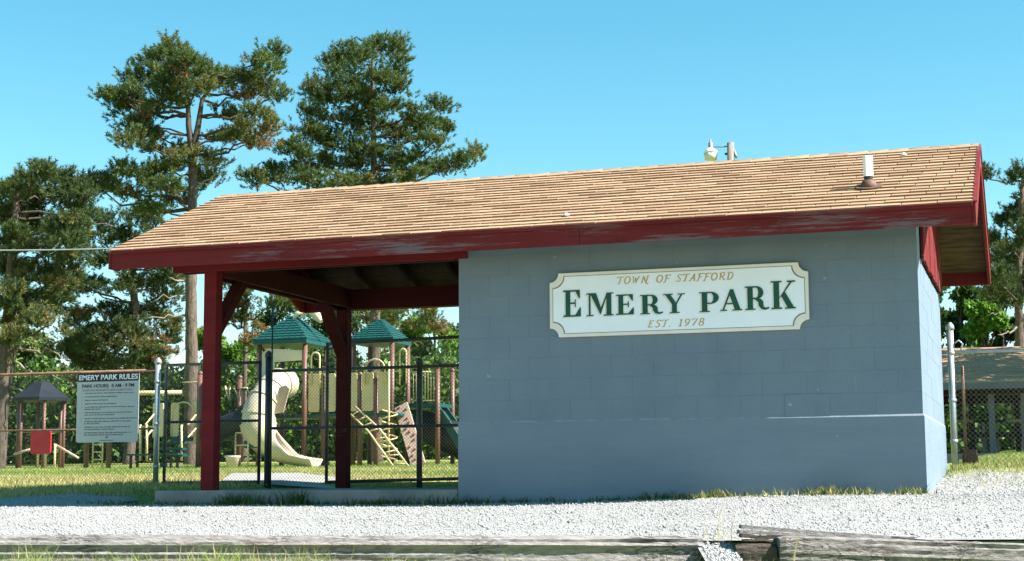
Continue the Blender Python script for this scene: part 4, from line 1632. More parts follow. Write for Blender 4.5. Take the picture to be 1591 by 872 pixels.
def decid(label, Z, px, top_py, rx_px, mat, bot_py=690, leaf=0.19, nl=14500, trunk_r=0.14, name='leafy_tree', dens=1.0, group='leafy trees behind the playground', lobes=26):
    base = ground_base(px, Z)
    k = Z / F_PX
    t = thing(name, base, label, 'tree', group)
    topz = CAM.z + (745.0 - top_py) * k
    H = topz - base.z
    R = rx_px * k
    m = MB()
    zc0 = base.z + max(0.6, (690 - bot_py) * k)
    pts = [base + Vector((0, 0, -0.2)), base + Vector((random.uniform(-.15, .15), 0, H * 0.35)), base + Vector((random.uniform(-.3, .3), random.uniform(-.3, .3), H * 0.8))]
    m.tube(pts, [trunk_r * 1.2, trunk_r * 0.8, trunk_r * 0.25], 9)
    m.build('trunk', 'bark2', t, True)
    br = MB()
    Ps, As = [], []
    for q in range(lobes):
        f = rng.random()
        zz = zc0 + (topz - zc0) * (0.06 + 0.88 * f)
        env = R * (math.sin(math.pi * min(0.97, 0.22 + 0.72 * f)) ** 0.7)
        a = rng.uniform(0, 6.283)
        rr = env * rng.uniform(0.35, 0.9)
        c = Vector((base.x + math.cos(a) * rr, base.y + math.sin(a) * rr, zz))
        lr = R * rng.uniform(0.2, 0.36)
        st = pts[1].lerp(pts[2], min(1, max(0, f - 0.15)))
        br = MB()
        limb(br, st, c, 0.05, 0.012, 0.3, 0.03, 4, 5)
        br.build('limb', 'bark2', t, True)
        n = int(nl / lobes)
        # leaf sprays: many small groups on the lobe, leaving gaps
        ng = max(5, n // 16)
        v = unit(rng.normal(0, 1, (ng, 3)))
        gc = np.array(c) + v * lr * (rng.random((ng, 1)) ** 0.4) * np.array([1, 1, 0.8])
        idx = rng.integers(0, ng, n)
        pos = gc[idx] + rng.normal(0, lr * 0.16, (n, 3))
        axs = unit(v[idx] * 0.5 + rng.normal(0, 0.7, (n, 3)) + np.array([0, 0, 0.1]))
        Ps.append(pos)
        As.append(axs)
    P, A = np.concatenate(Ps), np.concatenate(As)
    V, Fc = leaves_np(P, A, leaf)
    np_obj('crown', V, Fc, [mat], t)
    return t


T1 = [(268, 78, 22, 18), (245, 92, 34, 24), (292, 98, 26, 18), (225, 118, 32, 24), (275, 122, 42, 22), (318, 112, 26, 18), (250, 145, 46, 20), (310, 135, 34, 18, 1), (345, 122, 22, 16),
      (378, 122, 28, 18), (405, 108, 24, 18), (424, 90, 14, 16), (408, 135, 18, 13, 1), (430, 152, 12, 8), (385, 148, 22, 12, 2), (172, 150, 14, 10), (190, 148, 24, 15), (205, 168, 26, 18), (232, 172, 26, 16, 1),
      (212, 195, 26, 16), (225, 188, 20, 12, 2), (210, 218, 26, 14), (240, 212, 24, 12, 1), (395, 178, 26, 14, 2), (402, 205, 24, 14, 2), (372, 205, 24, 14, 1), (352, 180, 24, 14, 1), (345, 212, 24, 12), (395, 222, 16, 8, 2),
      (272, 238, 34, 14, 1), (305, 250, 36, 16, 1), (325, 275, 20, 16, 1), (248, 262, 30, 16, 1), (225, 278, 26, 16), (260, 290, 34, 14), (190, 300, 26, 14, 2), (165, 285, 26, 16), (140, 290, 20, 16), (195, 272, 24, 14), (280, 310, 24, 14), (240, 318, 26, 12)]
pine('tall two-stemmed pine with browning tips rising above the left end of the roof', 50, [(297, 715), (298, 560), (297, 420), (299, 300), (299, 235)], 0.23, 0.12, T1,
     dead=((293, 440, 262, 432), (296, 455, 235, 470), (290, 490, 225, 496), (297, 300, 345, 268), (300, 262, 355, 250)), stems=([(299, 240), (293, 195), (292, 150), (285, 115)], [(299, 240), (308, 195), (314, 155), (332, 130)]))
T2 = [(590, 78, 24, 18), (615, 72, 16, 16), (548, 85, 24, 20), (572, 100, 28, 18), (617, 105, 16, 16), (520, 108, 22, 20), (545, 125, 32, 18), (595, 125, 26, 16), (622, 138, 10, 14), (492, 135, 20, 16), (512, 155, 32, 18), (560, 155, 36, 18), (600, 165, 30, 16),
      (490, 178, 18, 12), (535, 188, 42, 18), (585, 195, 38, 18), (478, 208, 26, 16), (510, 222, 38, 16), (560, 225, 42, 18), (620, 215, 30, 16), (655, 185, 26, 16), (682, 170, 14, 14), (650, 205, 26, 12), (688, 198, 14, 10), (672, 220, 24, 12),
      (455, 238, 24, 16), (485, 252, 38, 18), (540, 258, 44, 18), (600, 250, 40, 16), (645, 246, 26, 12), (688, 262, 26, 10), (718, 252, 20, 10), (738, 241, 9, 9), (430, 272, 28, 14), (398, 280, 20, 12), (470, 282, 40, 14), (530, 288, 44, 14), (590, 285, 42, 14), (640, 276, 26, 12), (560, 320, 60, 16), (470, 320, 60, 16), (620, 320, 50, 16)]
pine('dense broad pine standing behind the middle of the tan roof', 56, [(584, 715), (583, 540), (582, 330), (580, 200), (578, 90)], 0.24, 0.05, T2 + [(540, 430, 60, 26), (640, 440, 50, 26), (600, 490, 40, 18, 1), (660, 500, 30, 18, 1)], mult=1.15)
T0 = [(62, 262, 9, 10), (22, 288, 24, 18), (55, 282, 26, 18), (92, 284, 24, 18), (112, 300, 22, 16), (5, 305, 18, 20), (40, 315, 30, 18), (80, 312, 26, 16), (120, 325, 18, 10), (20, 345, 32, 20), (60, 350, 32, 20), (98, 345, 22, 14), (30, 385, 36, 22), (70, 392, 36, 20), (10, 420, 30, 22), (55, 430, 42, 20, 1), (95, 430, 28, 16, 1),
      (20, 465, 36, 18), (70, 468, 38, 16), (30, 500, 34, 14, 1), (120, 352, 22, 12)]
pine('dark pine at the left edge with a leaning reddish second trunk', 45, [(2, 715), (8, 560), (16, 420), (24, 330), (30, 270)], 0.20, 0.05, T0 + [(45, 345, 40, 24), (100, 375, 30, 20), (15, 375, 26, 24), (105, 405, 30, 16), (40, 470, 44, 20), (80, 505, 36, 14, 1), (20, 530, 30, 14, 1), (130, 308, 22, 14)], needle='needle_d', mult=1.2,
     stems=([(4, 690), (22, 560), (33, 450), (40, 400)],), dead=((20, 560, 95, 590), (26, 540, 110, 560), (14, 600, 60, 628)))
T5 = [(165, 345, 24, 14), (200, 340, 26, 14), (150, 372, 30, 16), (190, 372, 34, 16), (235, 350, 26, 14), (225, 395, 34, 16), (160, 405, 30, 14), (270, 400, 18, 12), (90, 460, 30, 14), (140, 450, 34, 16), (185, 445, 34, 16), (230, 440, 30, 16), (262, 440, 20, 14),
      (125, 495, 34, 18, 1), (175, 490, 36, 18), (225, 485, 34, 16, 1), (265, 500, 20, 14, 1), (120, 530, 30, 16), (165, 535, 38, 18, 1), (215, 530, 36, 16, 1), (250, 545, 22, 14, 1), (140, 565, 34, 14), (190, 565, 34, 14)]
pine('spreading mid-height pine whose trunk stands behind the rules sign', 62, [(203, 715), (205, 600), (210, 480), (205, 380), (200, 335)], 0.24, 0.06, T5 + [(130, 340, 24, 12), (250, 372, 30, 16), (200, 412, 40, 16), (265, 425, 24, 16), (110, 440, 30, 14), (255, 470, 32, 18), (150, 515, 44, 20), (205, 510, 44, 20), (255, 525, 28, 18), (100, 550, 28, 14), (230, 575, 36, 16, 1), (160, 590, 40, 14, 1)], needle='needle_d', mult=1.15, dead=((208, 520, 250, 508),))
T6 = [(360, 470, 26, 18, 2), (385, 500, 24, 16, 2), (350, 500, 20, 14, 1), (395, 530, 18, 12, 2), (370, 440, 24, 14), (410, 440, 26, 14), (430, 470, 20, 12)]
pine('small browning pine glimpsed under the shelter roof left of the playground tower', 66, [(380, 712), (380, 600), (382, 500), (384, 430)], 0.14, 0.04, T6)
T4 = [(1588, 275, 12, 12), (1598, 300, 22, 14), (1578, 330, 14, 10), (1600, 335, 24, 16), (1562, 350, 18, 12), (1590, 360, 24, 14), (1546, 376, 12, 9), (1572, 385, 22, 12), (1605, 390, 24, 14), (1552, 402, 16, 10), (1582, 415, 24, 12), (1560, 432, 22, 11), (1600, 440, 26, 14), (1545, 452, 18, 9), (1575, 465, 24, 10), (1530, 275, 5, 7)]
pine('open slender pine at the right edge of the picture behind the fence', 46, [(1584, 705), (1584, 560), (1583, 430), (1586, 330), (1589, 270)], 0.17, 0.04, T4, needle='needle_d', mult=0.8, dead=((1583, 470, 1535, 490), (1584, 510, 1550, 520)))

for args in (
    ('bright leafy tree between the front red post and the playground tower', 70, 372, 520, 62, 'leaf'),
    ('tall sunlit leafy tree right of the second teal play roof', 74, 668, 455, 66, 'leaf'),
    ('deep green tree straight behind the two teal play roofs', 82, 520, 420, 80, 'leaf_d'),
    ('leafy tree filling the gap beside the block wall behind the playground', 86, 735, 470, 60, 'leaf_d'),
    ('pale loose tree behind the play hut with shade-darkened roof', 78, 60, 500, 62, 'leaf_p'),
    ('pale airy tree behind the rules sign', 84, 140, 520, 60, 'leaf_p'),
    ('deep green tree left of the tall two-stemmed pine trunk', 80, 255, 585, 46, 'leaf_d'),
    ('bright leafy tree right of the tall two-stemmed pine trunk', 88, 318, 500, 44, 'leaf'),
    ('deep green tree at the far left edge behind the leaning pine', 76, -25, 520, 62, 'leaf_d'),
    ('tall deep green tree behind the first teal play roof', 90, 440, 430, 66, 'leaf_d'),
    ('olive tree behind the second teal play roof', 92, 600, 440, 66, 'leaf_p'),
):
    decid(*args)
for args in (
    ('rounded leafy tree right of the building corner behind the far shelter', 58, 1500, 440, 46, 'leaf_d'),
    ('deep green tree behind the galvanised fence post', 66, 1450, 400, 52, 'leaf_d'),
    ('deep green tree behind the slender right-edge pine', 64, 1560, 425, 56, 'leaf_d'),
    ('low bright tree between the galvanised post and the right-edge pine', 56, 1535, 470, 44, 'leaf'),
    ('leafy tree beyond the right edge of the picture', 60, 1640, 450, 56, 'leaf_d'),
):
    decid(*args, group='leafy trees behind the right-hand shelter')


T7 = [(1860 + dx, yy, 70, 40) for yy in (60, 120, 180, 240, 300, 360, 420) for dx in (-90, 0, 90)]
pine('broad pine just outside the right edge shading the picnic shelter roof', 31.5, [(1875, 720), (1875, 500), (1875, 300), (1875, 40)], 0.2, 0.06, T7, needle='needle_d', mult=0.3, n_needles=14, wd=0.05)


def undergrowth(name, label, Z0_, Z1_, pxa, pxb, hlo, hhi, n, mats, seed):
    Zc = rng.uniform(Z0_, Z1_, n)
    px = rng.uniform(pxa, pxb, n)
    lat = (px - 795.5) / F_PX * Zc
    x = CAM.x + DIRH.x * Zc + RGT.x * lat
    y = CAM.y + DIRH.y * Zc + RGT.y * lat
    top = hlo + (hhi - hlo) * (0.5 + 0.25 * np.sin(px * 0.03 + seed) + 0.25 * np.sin(px * 0.081 + seed * 2)) * (0.8 + 0.2 * np.sin(Zc * 2))
    z = ground(x, y) + rng.random(n) ** 0.8 * top
    P = np.stack([x, y, z], 1)
    A = unit(rng.normal(0, 0.7, (n, 3)) + np.array([0, 0, 0.3]))
    V, Fc = leaves_np(P, A, 0.25)
    mi = np.repeat((rng.random(n) < 0.25).astype(int), 2)
    return stuff(np_obj(name, V, Fc, mats, None, mi), label, 'undergrowth')


undergrowth('woodland_undergrowth', 'dark shrubby undergrowth at the wood edge behind the playground', 66, 82, -80, 760, 3.0, 5.6, 110000, ['leaf_d', 'leaf'], 1.0)
undergrowth('woodland_undergrowth', 'dark shrubby undergrowth behind the right-hand shelter', 54, 66, 1420, 1680, 2.4, 4.6, 45000, ['leaf_d', 'leaf'], 2.2)

# ================================================================== PLAYGROUND
PZ = 40.0
K40 = PZ / F_PX


def onY(px, py, Yw):
    return at(px, py, Yw)


def pg_post(parent, x, y, z1, mat='pgpost', r=0.062):
    p = pipe('post', (x, y, gz(x, y) - 0.1), (x, y, z1), r, mat, parent, 12)
    MB().lathe([(r * 1.06, -0.02), (r * 1.06, 0.02), (r * 0.7, 0.06), (r * 0.2, 0.075)], (x, y, z1), 12).build('cap', mat, p, True)
    return p


def pyramid_roof(parent, x0, x1, y0, y1, z0, z1, steps=9):
    m = MB()
    m.box(x0, x1, y0, y1, z0 - 0.10, z0, 1)
    cx_, cy_ = (x0 + x1) / 2, (y0 + y1) / 2
    top = 0.06
    for k in range(steps):
        f0, f1 = k / steps, (k + 1) / steps
        hx0, hy0 = (x1 - x0) / 2 * (1 - f0) + top * f0 + 0.012, (y1 - y0) / 2 * (1 - f0) + top * f0 + 0.012
        hx1, hy1 = (x1 - x0) / 2 * (1 - f1) + top * f1 - 0.004, (y1 - y0) / 2 * (1 - f1) + top * f1 - 0.004
        za, zb = z0 + (z1 - z0) * f0, z0 + (z1 - z0) * f1
        vs = [(cx_ - hx0, cy_ - hy0, za + .004), (cx_ + hx0, cy_ - hy0, za + .004), (cx_ + hx0, cy_ + hy0, za + .004), (cx_ - hx0, cy_ + hy0, za + .004),
              (cx_ - hx0, cy_ - hy0, za + 0.022), (cx_ + hx0, cy_ - hy0, za + 0.022), (cx_ + hx0, cy_ + hy0, za + 0.022), (cx_ - hx0, cy_ + hy0, za + 0.022),
              (cx_ - hx1, cy_ - hy1, zb + 0.012), (cx_ + hx1, cy_ - hy1, zb + 0.012), (cx_ + hx1, cy_ + hy1, zb + 0.012), (cx_ - hx1, cy_ + hy1, zb + 0.012)]
        m.add(vs, [(0, 1, 5, 4), (1, 2, 6, 5), (2, 3, 7, 6), (3, 0, 4, 7)], 1)
        m.add(vs, [(4, 5, 9, 8), (5, 6, 10, 9), (6, 7, 11, 10), (7, 4, 8, 11), (8, 9, 10, 11)], 0)
    rf = m.build('roof', ['pgteal', 'pgtealdark'], parent)
    # moulded shingle bumps: raised tabs in staggered rows on the two faces in view
    t = MB()
    for k in range(steps):
        f0 = (k + 0.08) / steps
        f1 = (k + 0.8) / steps
        for face in (0, 1):
            hw = ((x1 - x0) if face == 0 else (y1 - y0)) / 2 * (1 - f0) + 0.03
            nt_ = max(2, int(hw * 2 / 0.16))
            for q in range(nt_):
                a_ = -hw + (q + (0.5 if k % 2 else 0.05)) * 2 * hw / nt_
                b_ = a_ + 2 * hw / nt_ * 0.8
                b_ = min(b_, hw - 0.02)
                if b_ - a_ < 0.03:
                    continue
                def P(u, f, o_):
                    if face == 0:
                        return (cx_ + u, cy_ - (y1 - y0) / 2 * (1 - f) - 0.06 * f - 0.008 - o_, z0 + (z1 - z0) * f + 0.02 + o_)
                    return (cx_ + (x1 - x0) / 2 * (1 - f) + 0.06 * f + 0.008 + o_, cy_ + u, z0 + (z1 - z0) * f + 0.02 + o_)
                g_ = 1 - 0.06
                t.add([P(a_, f0, 0.014), P(b_, f0, 0.014), P(b_ * g_, f1, 0.004), P(a_ * g_, f1, 0.004), P(a_, f0, -0.01), P(b_, f0, -0.01)], [(0, 1, 2, 3), (4, 5, 1, 0)])
    o = t.build('moulded_tiles', 'pgteal')
    o.parent = rf
    return rf


def arch(parent, xa, xb, y, z0, z1, r=0.022, mat='pgbeige', name='grab_arch'):
    c = (xa + xb) / 2
    hw = (xb - xa) / 2
    pts = [(xa, y, z0), (xa, y, z1 - hw)] + [(c - hw * math.cos(t), y, z1 - hw + hw * math.sin(t)) for t in np.linspace(0.2, math.pi - 0.2, 7)] + [(xb, y, z1 - hw), (xb, y, z0)]
    return MB().tube(pts, r, 8).build(name, mat, parent, True)


def bars_panel(parent, xa, xb, y, z0, z1, n, mat='pgbeige', along='x'):
    f = (lambda s, z: (s, y, z)) if along == 'x' else (lambda s, z: (y, s, z))
    m = MB()
    m.tube([f(xa, z0), f(xb, z0)], 0.022, 8)
    m.tube([f(xa, z1), f(xb, z1)], 0.022, 8)
    fr_ = m.build('rail_frame', mat, parent, True)
    for k in range(n):
        s = xa + (xb - xa) * (k + 0.5) / n
        pipe('bar', f(s, z0), f(s, z1), 0.013, mat, fr_, 6)
    return fr_


Y1 = 21.6
# --- main structure: two roofed towers joined by a deck
pm = thing('play_structure', tuple(onY(520, 722, Y1)), 'big play structure with two teal roofs, brown posts, beige panels and a cream spiral slide', 'play structure')
g0 = gz(-17, Y1)
zl = lambda py: onY(455, py, Y1).z
X = lambda px, Yw=Y1: onY(px, 640, Yw).x
# tower 1
xa, xb = X(402), X(473)
sd_ = xb - xa
zroof, ztop, zdeck = zl(528), zl(488), zl(645)
for (x_, y_) in ((xa, Y1), (xb, Y1), (xa + 0.02, Y1 + sd_), (xb, Y1 + sd_)):
    pg_post(pm, x_, y_, zroof - 0.09)
pyramid_roof(pm, xa - 0.12, xb + 0.10, Y1 - 0.14, Y1 + sd_ + 0.14, zroof, ztop)
MB().box(xa - 0.02, xb + 0.02, Y1 - 0.02, Y1 + sd_ + 0.02, zdeck - 0.07, zdeck).build('deck', 'pgtealdark', pm, bevel=0.01)
# cream hood panel with arched opening on the tower
hp = [(xa + 0.07, zl(640)), (xa + 0.07, zl(548)), (xa + 0.25, zl(540)), (xb - 0.07, zl(545)), (xb - 0.07, zl(560)), (xa + 0.42, zl(562)), (xa + 0.38, zl(640))]
MB().prism(hp, (0, Y1 + 0.03, 0), EX, EZ, 0.05).build('hood_panel', 'pgcream', pm, bevel=0.01)
# finial: pale leafy crest on a short post behind the first roof
fx = X(455)
fin = MB()
fin.tube([(fx, Y1 + 0.55, ztop - 0.05), (fx - 0.02, Y1 + 0.55, ztop + 0.22), (fx - 0.03, Y1 + 0.55, zl(466))], [0.05, 0.045, 0.03], 8)
fin.tube([(fx, Y1 + 0.6, ztop + 0.24), (fx + 0.16, Y1 + 0.6, ztop + 0.20), (fx + 0.34, Y1 + 0.62, ztop + 0.02), (fx + 0.46, Y1 + 0.62, ztop - 0.18)], [0.04, 0.12, 0.13, 0.04], 10)
fin.tube([(fx, Y1 + 0.5, ztop + 0.1), (fx - 0.16, Y1 + 0.5, ztop + 0.06), (fx - 0.28, Y1 + 0.5, ztop - 0.1)], [0.04, 0.07, 0.03], 8)
fin.tube([(fx + 0.5, Y1 + 0.6, ztop - 0.1), (fx + 0.66, Y1 + 0.6, ztop - 0.16), (fx + 0.78, Y1 + 0.6, ztop - 0.34)], [0.02, 0.03, 0.025], 8)
fin.build('finial', 'pgcream', pm, True)
# spiral tube slide
cxs, cys = X(440), Y1 - 0.75
pts = []
path_px = [(446, 596, -0.05), (430, 598, -0.5), (418, 612, -0.95), (405, 632, -1.25), (400, 652, -1.35), (402, 664, -1.34)]
sp = [onY(px, py, Y1 + dy) for px, py, dy in path_px]
dense = []
for i in range(len(sp) - 1):
    p0, p1, p2, p3 = sp[max(i - 1, 0)], sp[i], sp[i + 1], sp[min(i + 2, len(sp) - 1)]
    for q in range(5):
        t = q / 5
        dense.append(0.5 * ((2 * p1) + (p2 - p0) * t + (2 * p0 - 5 * p1 + 4 * p2 - p3) * t * t + (3 * p1 - p0 - 3 * p2 + p3) * t ** 3))
dense.append(sp[-1])
rr = [0.37 + 0.03 * (i / len(dense)) for i in range(len(dense))]
slide = MB().tube(dense, rr, 18, False).build('spiral_slide', 'pgcream', pm, True)
sm = slide.modifiers.new('thick', 'SOLIDIFY')
sm.thickness = 0.03
for fi in (0.18, 0.36, 0.55, 0.72):
    i = int(fi * (len(dense) - 1))
    d = (dense[i + 1] - dense[i]).normalized()
    m = MB().tube([dense[i] - d * 0.025, dense[i] + d * 0.025], rr[i] + 0.03, 18)
    o = m.build('seam_ring', 'pgcream', None, False)
    o.parent = slide
win = MB()
p = onY(437, 622, Y1 - 1.14)
win.prism([(-0.20, -0.34), (0.10, -0.30), (0.26, 0.26), (0.16, 0.36), (-0.02, 0.30)], p + Vector((0, -0.06, 0)), EX, EZ, 0.03)
o = win.build('slide_window', 'pgrock', None)
o.parent = slide
# open run-out: the tube opens upward into a lipped trough
cp = [onY(px, py, Y1 + dy) for px, py, dy in ((400, 655, -1.35), (403, 666, -1.34), (411, 678, -1.27), (425, 688, -1.18), (444, 694, -1.12), (463, 698, -1.08), (479, 702, -1.05), (493, 704, -1.05))]
fine_c = []
for i in range(len(cp) - 1):
    p0, p1, p2, p3 = cp[max(i - 1, 0)], cp[i], cp[i + 1], cp[min(i + 2, len(cp) - 1)]
    for q in range(4):
        t = q / 4
        fine_c.append(0.5 * ((2 * p1) + (p2 - p0) * t + (2 * p0 - 5 * p1 + 4 * p2 - p3) * t * t + (3 * p1 - p0 - 3 * p2 + p3) * t ** 3))
fine_c.append(cp[-1])
nC, nA = len(fine_c), 19
ch = MB()
vs_ = []
for i, p in enumerate(fine_c):
    t = i / (nC - 1)
    d = (fine_c[min(i + 1, nC - 1)] - fine_c[max(i - 1, 0)]).normalized()
    dn = Vector((0, 0, -1))
    dn = (dn - d * dn.dot(d))
    if dn.length < 0.35:
        dn = dn + Vector((-0.6, 0, 0))
        dn = dn - d * dn.dot(d)
    dn.normalize()
    sd_v = d.cross(dn)
    half = math.radians(178 - 112 * min(1.0, max(0.0, (t - 0.18) / 0.5)))
    rad = 0.40 - 0.07 * t
    for k in range(nA):
        ph = -half + 2 * half * k / (nA - 1)
        vs_.append(p + dn * (rad * math.cos(ph)) + sd_v * (rad * math.sin(ph)))
ch.add(vs_, [(i * nA + k, i * nA + k + 1, (i + 1) * nA + k + 1, (i + 1) * nA + k) for i in range(nC - 1) for k in range(nA - 1)])
o = ch.build('chute', 'pgcream', None, True)
o.parent = slide
sm = o.modifiers.new('thick', 'SOLIDIFY')
sm.thickness = 0.05
sm.offset = 1
# deck between towers with beige panels
xc, xd = X(500), X(557)
for x_ in (xc, xd):
    pg_post(pm, x_, Y1 + 0.1, zl(585))
pg_post(pm, X(582), Y1 + 0.1, zl(592))
MB().box(xb, X(612), Y1 + 0.05, Y1 + sd_, zdeck - 0.05, zdeck + 0.02).build('deck', 'pgtealdark', pm, bevel=0.01)
for (pa, pb) in ((478, 495), (503, 520), (523, 540), (542, 554), (561, 579), (586, 604)):
    q = rounded(X(pa), X(pb), zl(641), zl(582), 0.06)
    MB().prism(q, (0, Y1 + 0.06, 0), EX, EZ, 0.035).build('barrier_panel', 'pgbeige', pm, bevel=0.006)
for pa, pb, zt_ in ((483, 496, 549), (621, 631, 548), (566, 598, 562), (570, 600, 580)):
    arch(pm, X(pa), X(pb), Y1 + 0.0, zl(600), zl(zt_))
# tower 2
Y2 = Y1 + 1.5
z2 = lambda py: onY(590, py, Y2).z
X2 = lambda px: onY(px, 640, Y2).x
xe, xf = X2(549), X2(609)
s2 = xf - xe
for (x_, y_) in ((xe, Y2), (xf, Y2), (xe, Y2 + s2), (xf, Y2 + s2)):
    pg_post(pm, x_, y_, z2(532))
pyramid_roof(pm, xe - 0.10, xf + 0.06, Y2 - 0.1, Y2 + s2 + 0.1, z2(527), z2(494))
MB().box(xe - 0.02, xf + 0.02, Y2 - 0.02, Y2 + s2 + 0.02, z2(640), z2(635)).build('deck', 'pgtealdark', pm, bevel=0.01)
# right deck with bars
xg = X2(680)
pg_post(pm, xg, Y2, z2(575))
pg_post(pm, xg, Y2 + s2, z2(575))
MB().box(xf + 0.02, xg, Y2 - 0.02, Y2 + s2, z2(634), z2(628)).build('deck', 'pgtealdark', pm, bevel=0.01)
bars_panel(pm, X2(640), xg - 0.06, Y2, z2(624), z2(580), 8)
# sloping ladder climber: twin rails with rungs
lm = MB()
rails = []
for (p0, p1) in (((541, 640), (612, 726)), ((552, 632), (636, 726))):
    A_, B_ = onY(p0[0], p0[1], Y1 - 0.1), onY(p1[0], p1[1], Y1 - 1.0)
    mid = A_.lerp(B_, 0.45) + Vector((0.0, 0, 0.12))
    lm.tube([A_, mid, B_], 0.024, 8)
    rails.append((A_, mid, B_))
lad = lm.build('ladder_rails', 'pgbeige', pm, True)
for t in np.linspace(0.08, 0.95, 8):
    q = []
    for A_, mid, B_ in rails:
        q.append(A_.lerp(mid, t / 0.45) if t < 0.45 else mid.lerp(B_, (t - 0.45) / 0.55))
    o = MB().tube(q, 0.018, 8).build('rung', 'pgbeige', None, True)
    o.parent = lad
# coil climber
cc = onY(604, 685, Y1 - 0.25)
zz0, zz1 = gz(cc.x, cc.y), zl(648)
pipe('coil_pole', (cc.x, cc.y, zz0), (cc.x, cc.y, zz1 + 1.3), 0.026, 'pgbeige', pm)
pts = [(cc.x + 0.20 * math.cos(t), cc.y + 0.20 * math.sin(t), zz0 + 0.12 + (zz1 - zz0) * t / 28) for t in np.linspace(0, 28, 90)]
MB().tube(pts, 0.018, 6).build('coil', 'pgbeige', pm, True)
# climbing board with holds
A_, B_ = onY(623, 630, Y1 + 0.9), onY(651, 728, Y1 - 0.1)
B_.z = gz(B_.x, B_.y)
rb = MB().beam(A_, B_, 0.37, 0.05, (0, -1, 0.3)).build('climbing_board', 'pgrock', pm, bevel=0.01)
hm = MB().lathe([(0.035, 0), (0.04, 0.015), (0.02, 0.03)], (0, 0, 0), 8).mesh('hold', 'hold')
dv = (B_ - A_).normalized()
sv = dv.cross(Vector((0, -1, 0.3))).normalized()
nv = sv.cross(dv).normalized()
if nv.y > 0:
    nv = -nv
for k in range(14):
    o = bpy.data.objects.new('hold', hm)
    C.objects.link(o)
    q = nv.to_track_quat('Z', 'Y')
    o.matrix_local = Matrix.Translation(A_.lerp(B_, (k + 0.5) / 14) + sv * random.uniform(-0.13, 0.13) + nv * 0.026) @ q.to_matrix().to_4x4()
    o.parent = rb
# teal slide off the right end and the dark tube crawl beneath
ts = MB()
p0, p1, p2 = onY(678, 632, Y2 + 0.5), onY(700, 662, Y2 + 0.45), onY(732, 715, Y2 + 0.4)
for off in (-0.28, 0.28):
    ts.beam(p0 + Vector((0, off, 0.07)), p1 + Vector((0, off, 0.07)), 0.05, 0.22)
    ts.beam(p1 + Vector((0, off, 0.07)), p2 + Vector((0, off, 0.07)), 0.05, 0.22)
ts.beam(p0, p1, 0.54, 0.04)
ts.beam(p1, p2, 0.54, 0.04)
ts.build('straight_slide', 'pgteal', pm, bevel=0.01)
q = [onY(px, py, Y2 + 0.7) for px, py in ((640, 655), (660, 662), (690, 676), (730, 690))]
MB().tube(q, [0.32, 0.40, 0.44, 0.44], 16).build('crawl_tube', 'pgdark', pm, True)

# --- second, lower structure on the left with arches, steps and dark slide
Y3 = 20.4
X3 = lambda px: onY(px, 640, Y3).x
z3 = lambda py: onY(310, py, Y3).z
ps = thing('play_structure', tuple(onY(310, 722, Y3)), 'low beige and brown play deck with steps and black tube, behind the front red post', 'play structure')
for px_, zt_, dy in ((281, 587, 0.9), (310, 581, 0), (331, 583, 0), (345, 585, 0.9)):
    pg_post(ps, X3(px_), Y3 + dy, z3(zt_))
MB().box(X3(266), X3(345), Y3, Y3 + 1.1, z3(684), z3(678)).build('deck', 'pgtealdark', ps, bevel=0.01)
MB().tube([onY(284, 594, Y3 + .9), onY(309, 594, Y3 + 0.1)], 0.02, 8).build('top_rail', 'pgbeige', ps, True)
# monkey bar beam to the left
MB().tube([onY(120, 612, Y3 + .4), onY(282, 610, Y3 + .4)], 0.06, 10).build('overhead_beam', 'pgbeige', ps, True)
for px_ in (122, 157):
    pg_post(ps, X3(px_), Y3 + 0.4, z3(606))
for pa, pb in ((134, 149),):
    xl2, xr2 = X3(pa), X3(pb)
    m = MB()
    for xx in (xl2, xr2):
        m.tube([(xx, Y3 + .35, gz(xx, Y3)), (xx, Y3 + .35, z3(620))], 0.022, 8)
    ld = m.build('ladder_rails', 'pgbeige', ps, True)
    for py in (712, 700, 688, 676, 664, 650, 636):
        o = MB().tube([(xl2, Y3 + .35, z3(py)), (xr2, Y3 + .35, z3(py))], 0.018, 8).build('rung', 'pgbeige', None, True)
        o.parent = ld
# arched beige panels and gate posts
for pa, pb, py0, py1 in ((266, 278, 678, 625), (238, 241, 678, 625), (249, 254, 678, 625), (302, 306, 690, 622)):
    MB().prism(rounded(X3(pa), X3(pb), z3(py0), z3(py1), min(0.05, (X3(pb) - X3(pa)) * .45)), (0, Y3 + 0.02, 0), EX, EZ, 0.04).build('barrier_panel', 'pgbeige', ps)
arch(ps, X3(268), X3(303), Y3 - 0.02, z3(678), z3(624))
bars_panel(ps, X3(348), X3(393), Y3 + 0.3, z3(655), z3(606), 9, 'pgdark')
# zigzag hand grips
m = MB()
zig = [(346, 606), (350, 600), (356, 622), (358, 600), (366, 606), (372, 622), (374, 603), (384, 603), (388, 612), (395, 604)]
m.tube([onY(px_, py_, Y3 + .3) for px_, py_ in zig], 0.025, 8)
m.build('zigzag_grip', 'pgbeige', ps, True)
MB().tube([onY(px_, py_, Y3 - 0.1) for px_, py_ in ((328, 674), (352, 664), (378, 653), (404, 645))], 0.30, 16).build('tube', 'pgdark', ps, True)
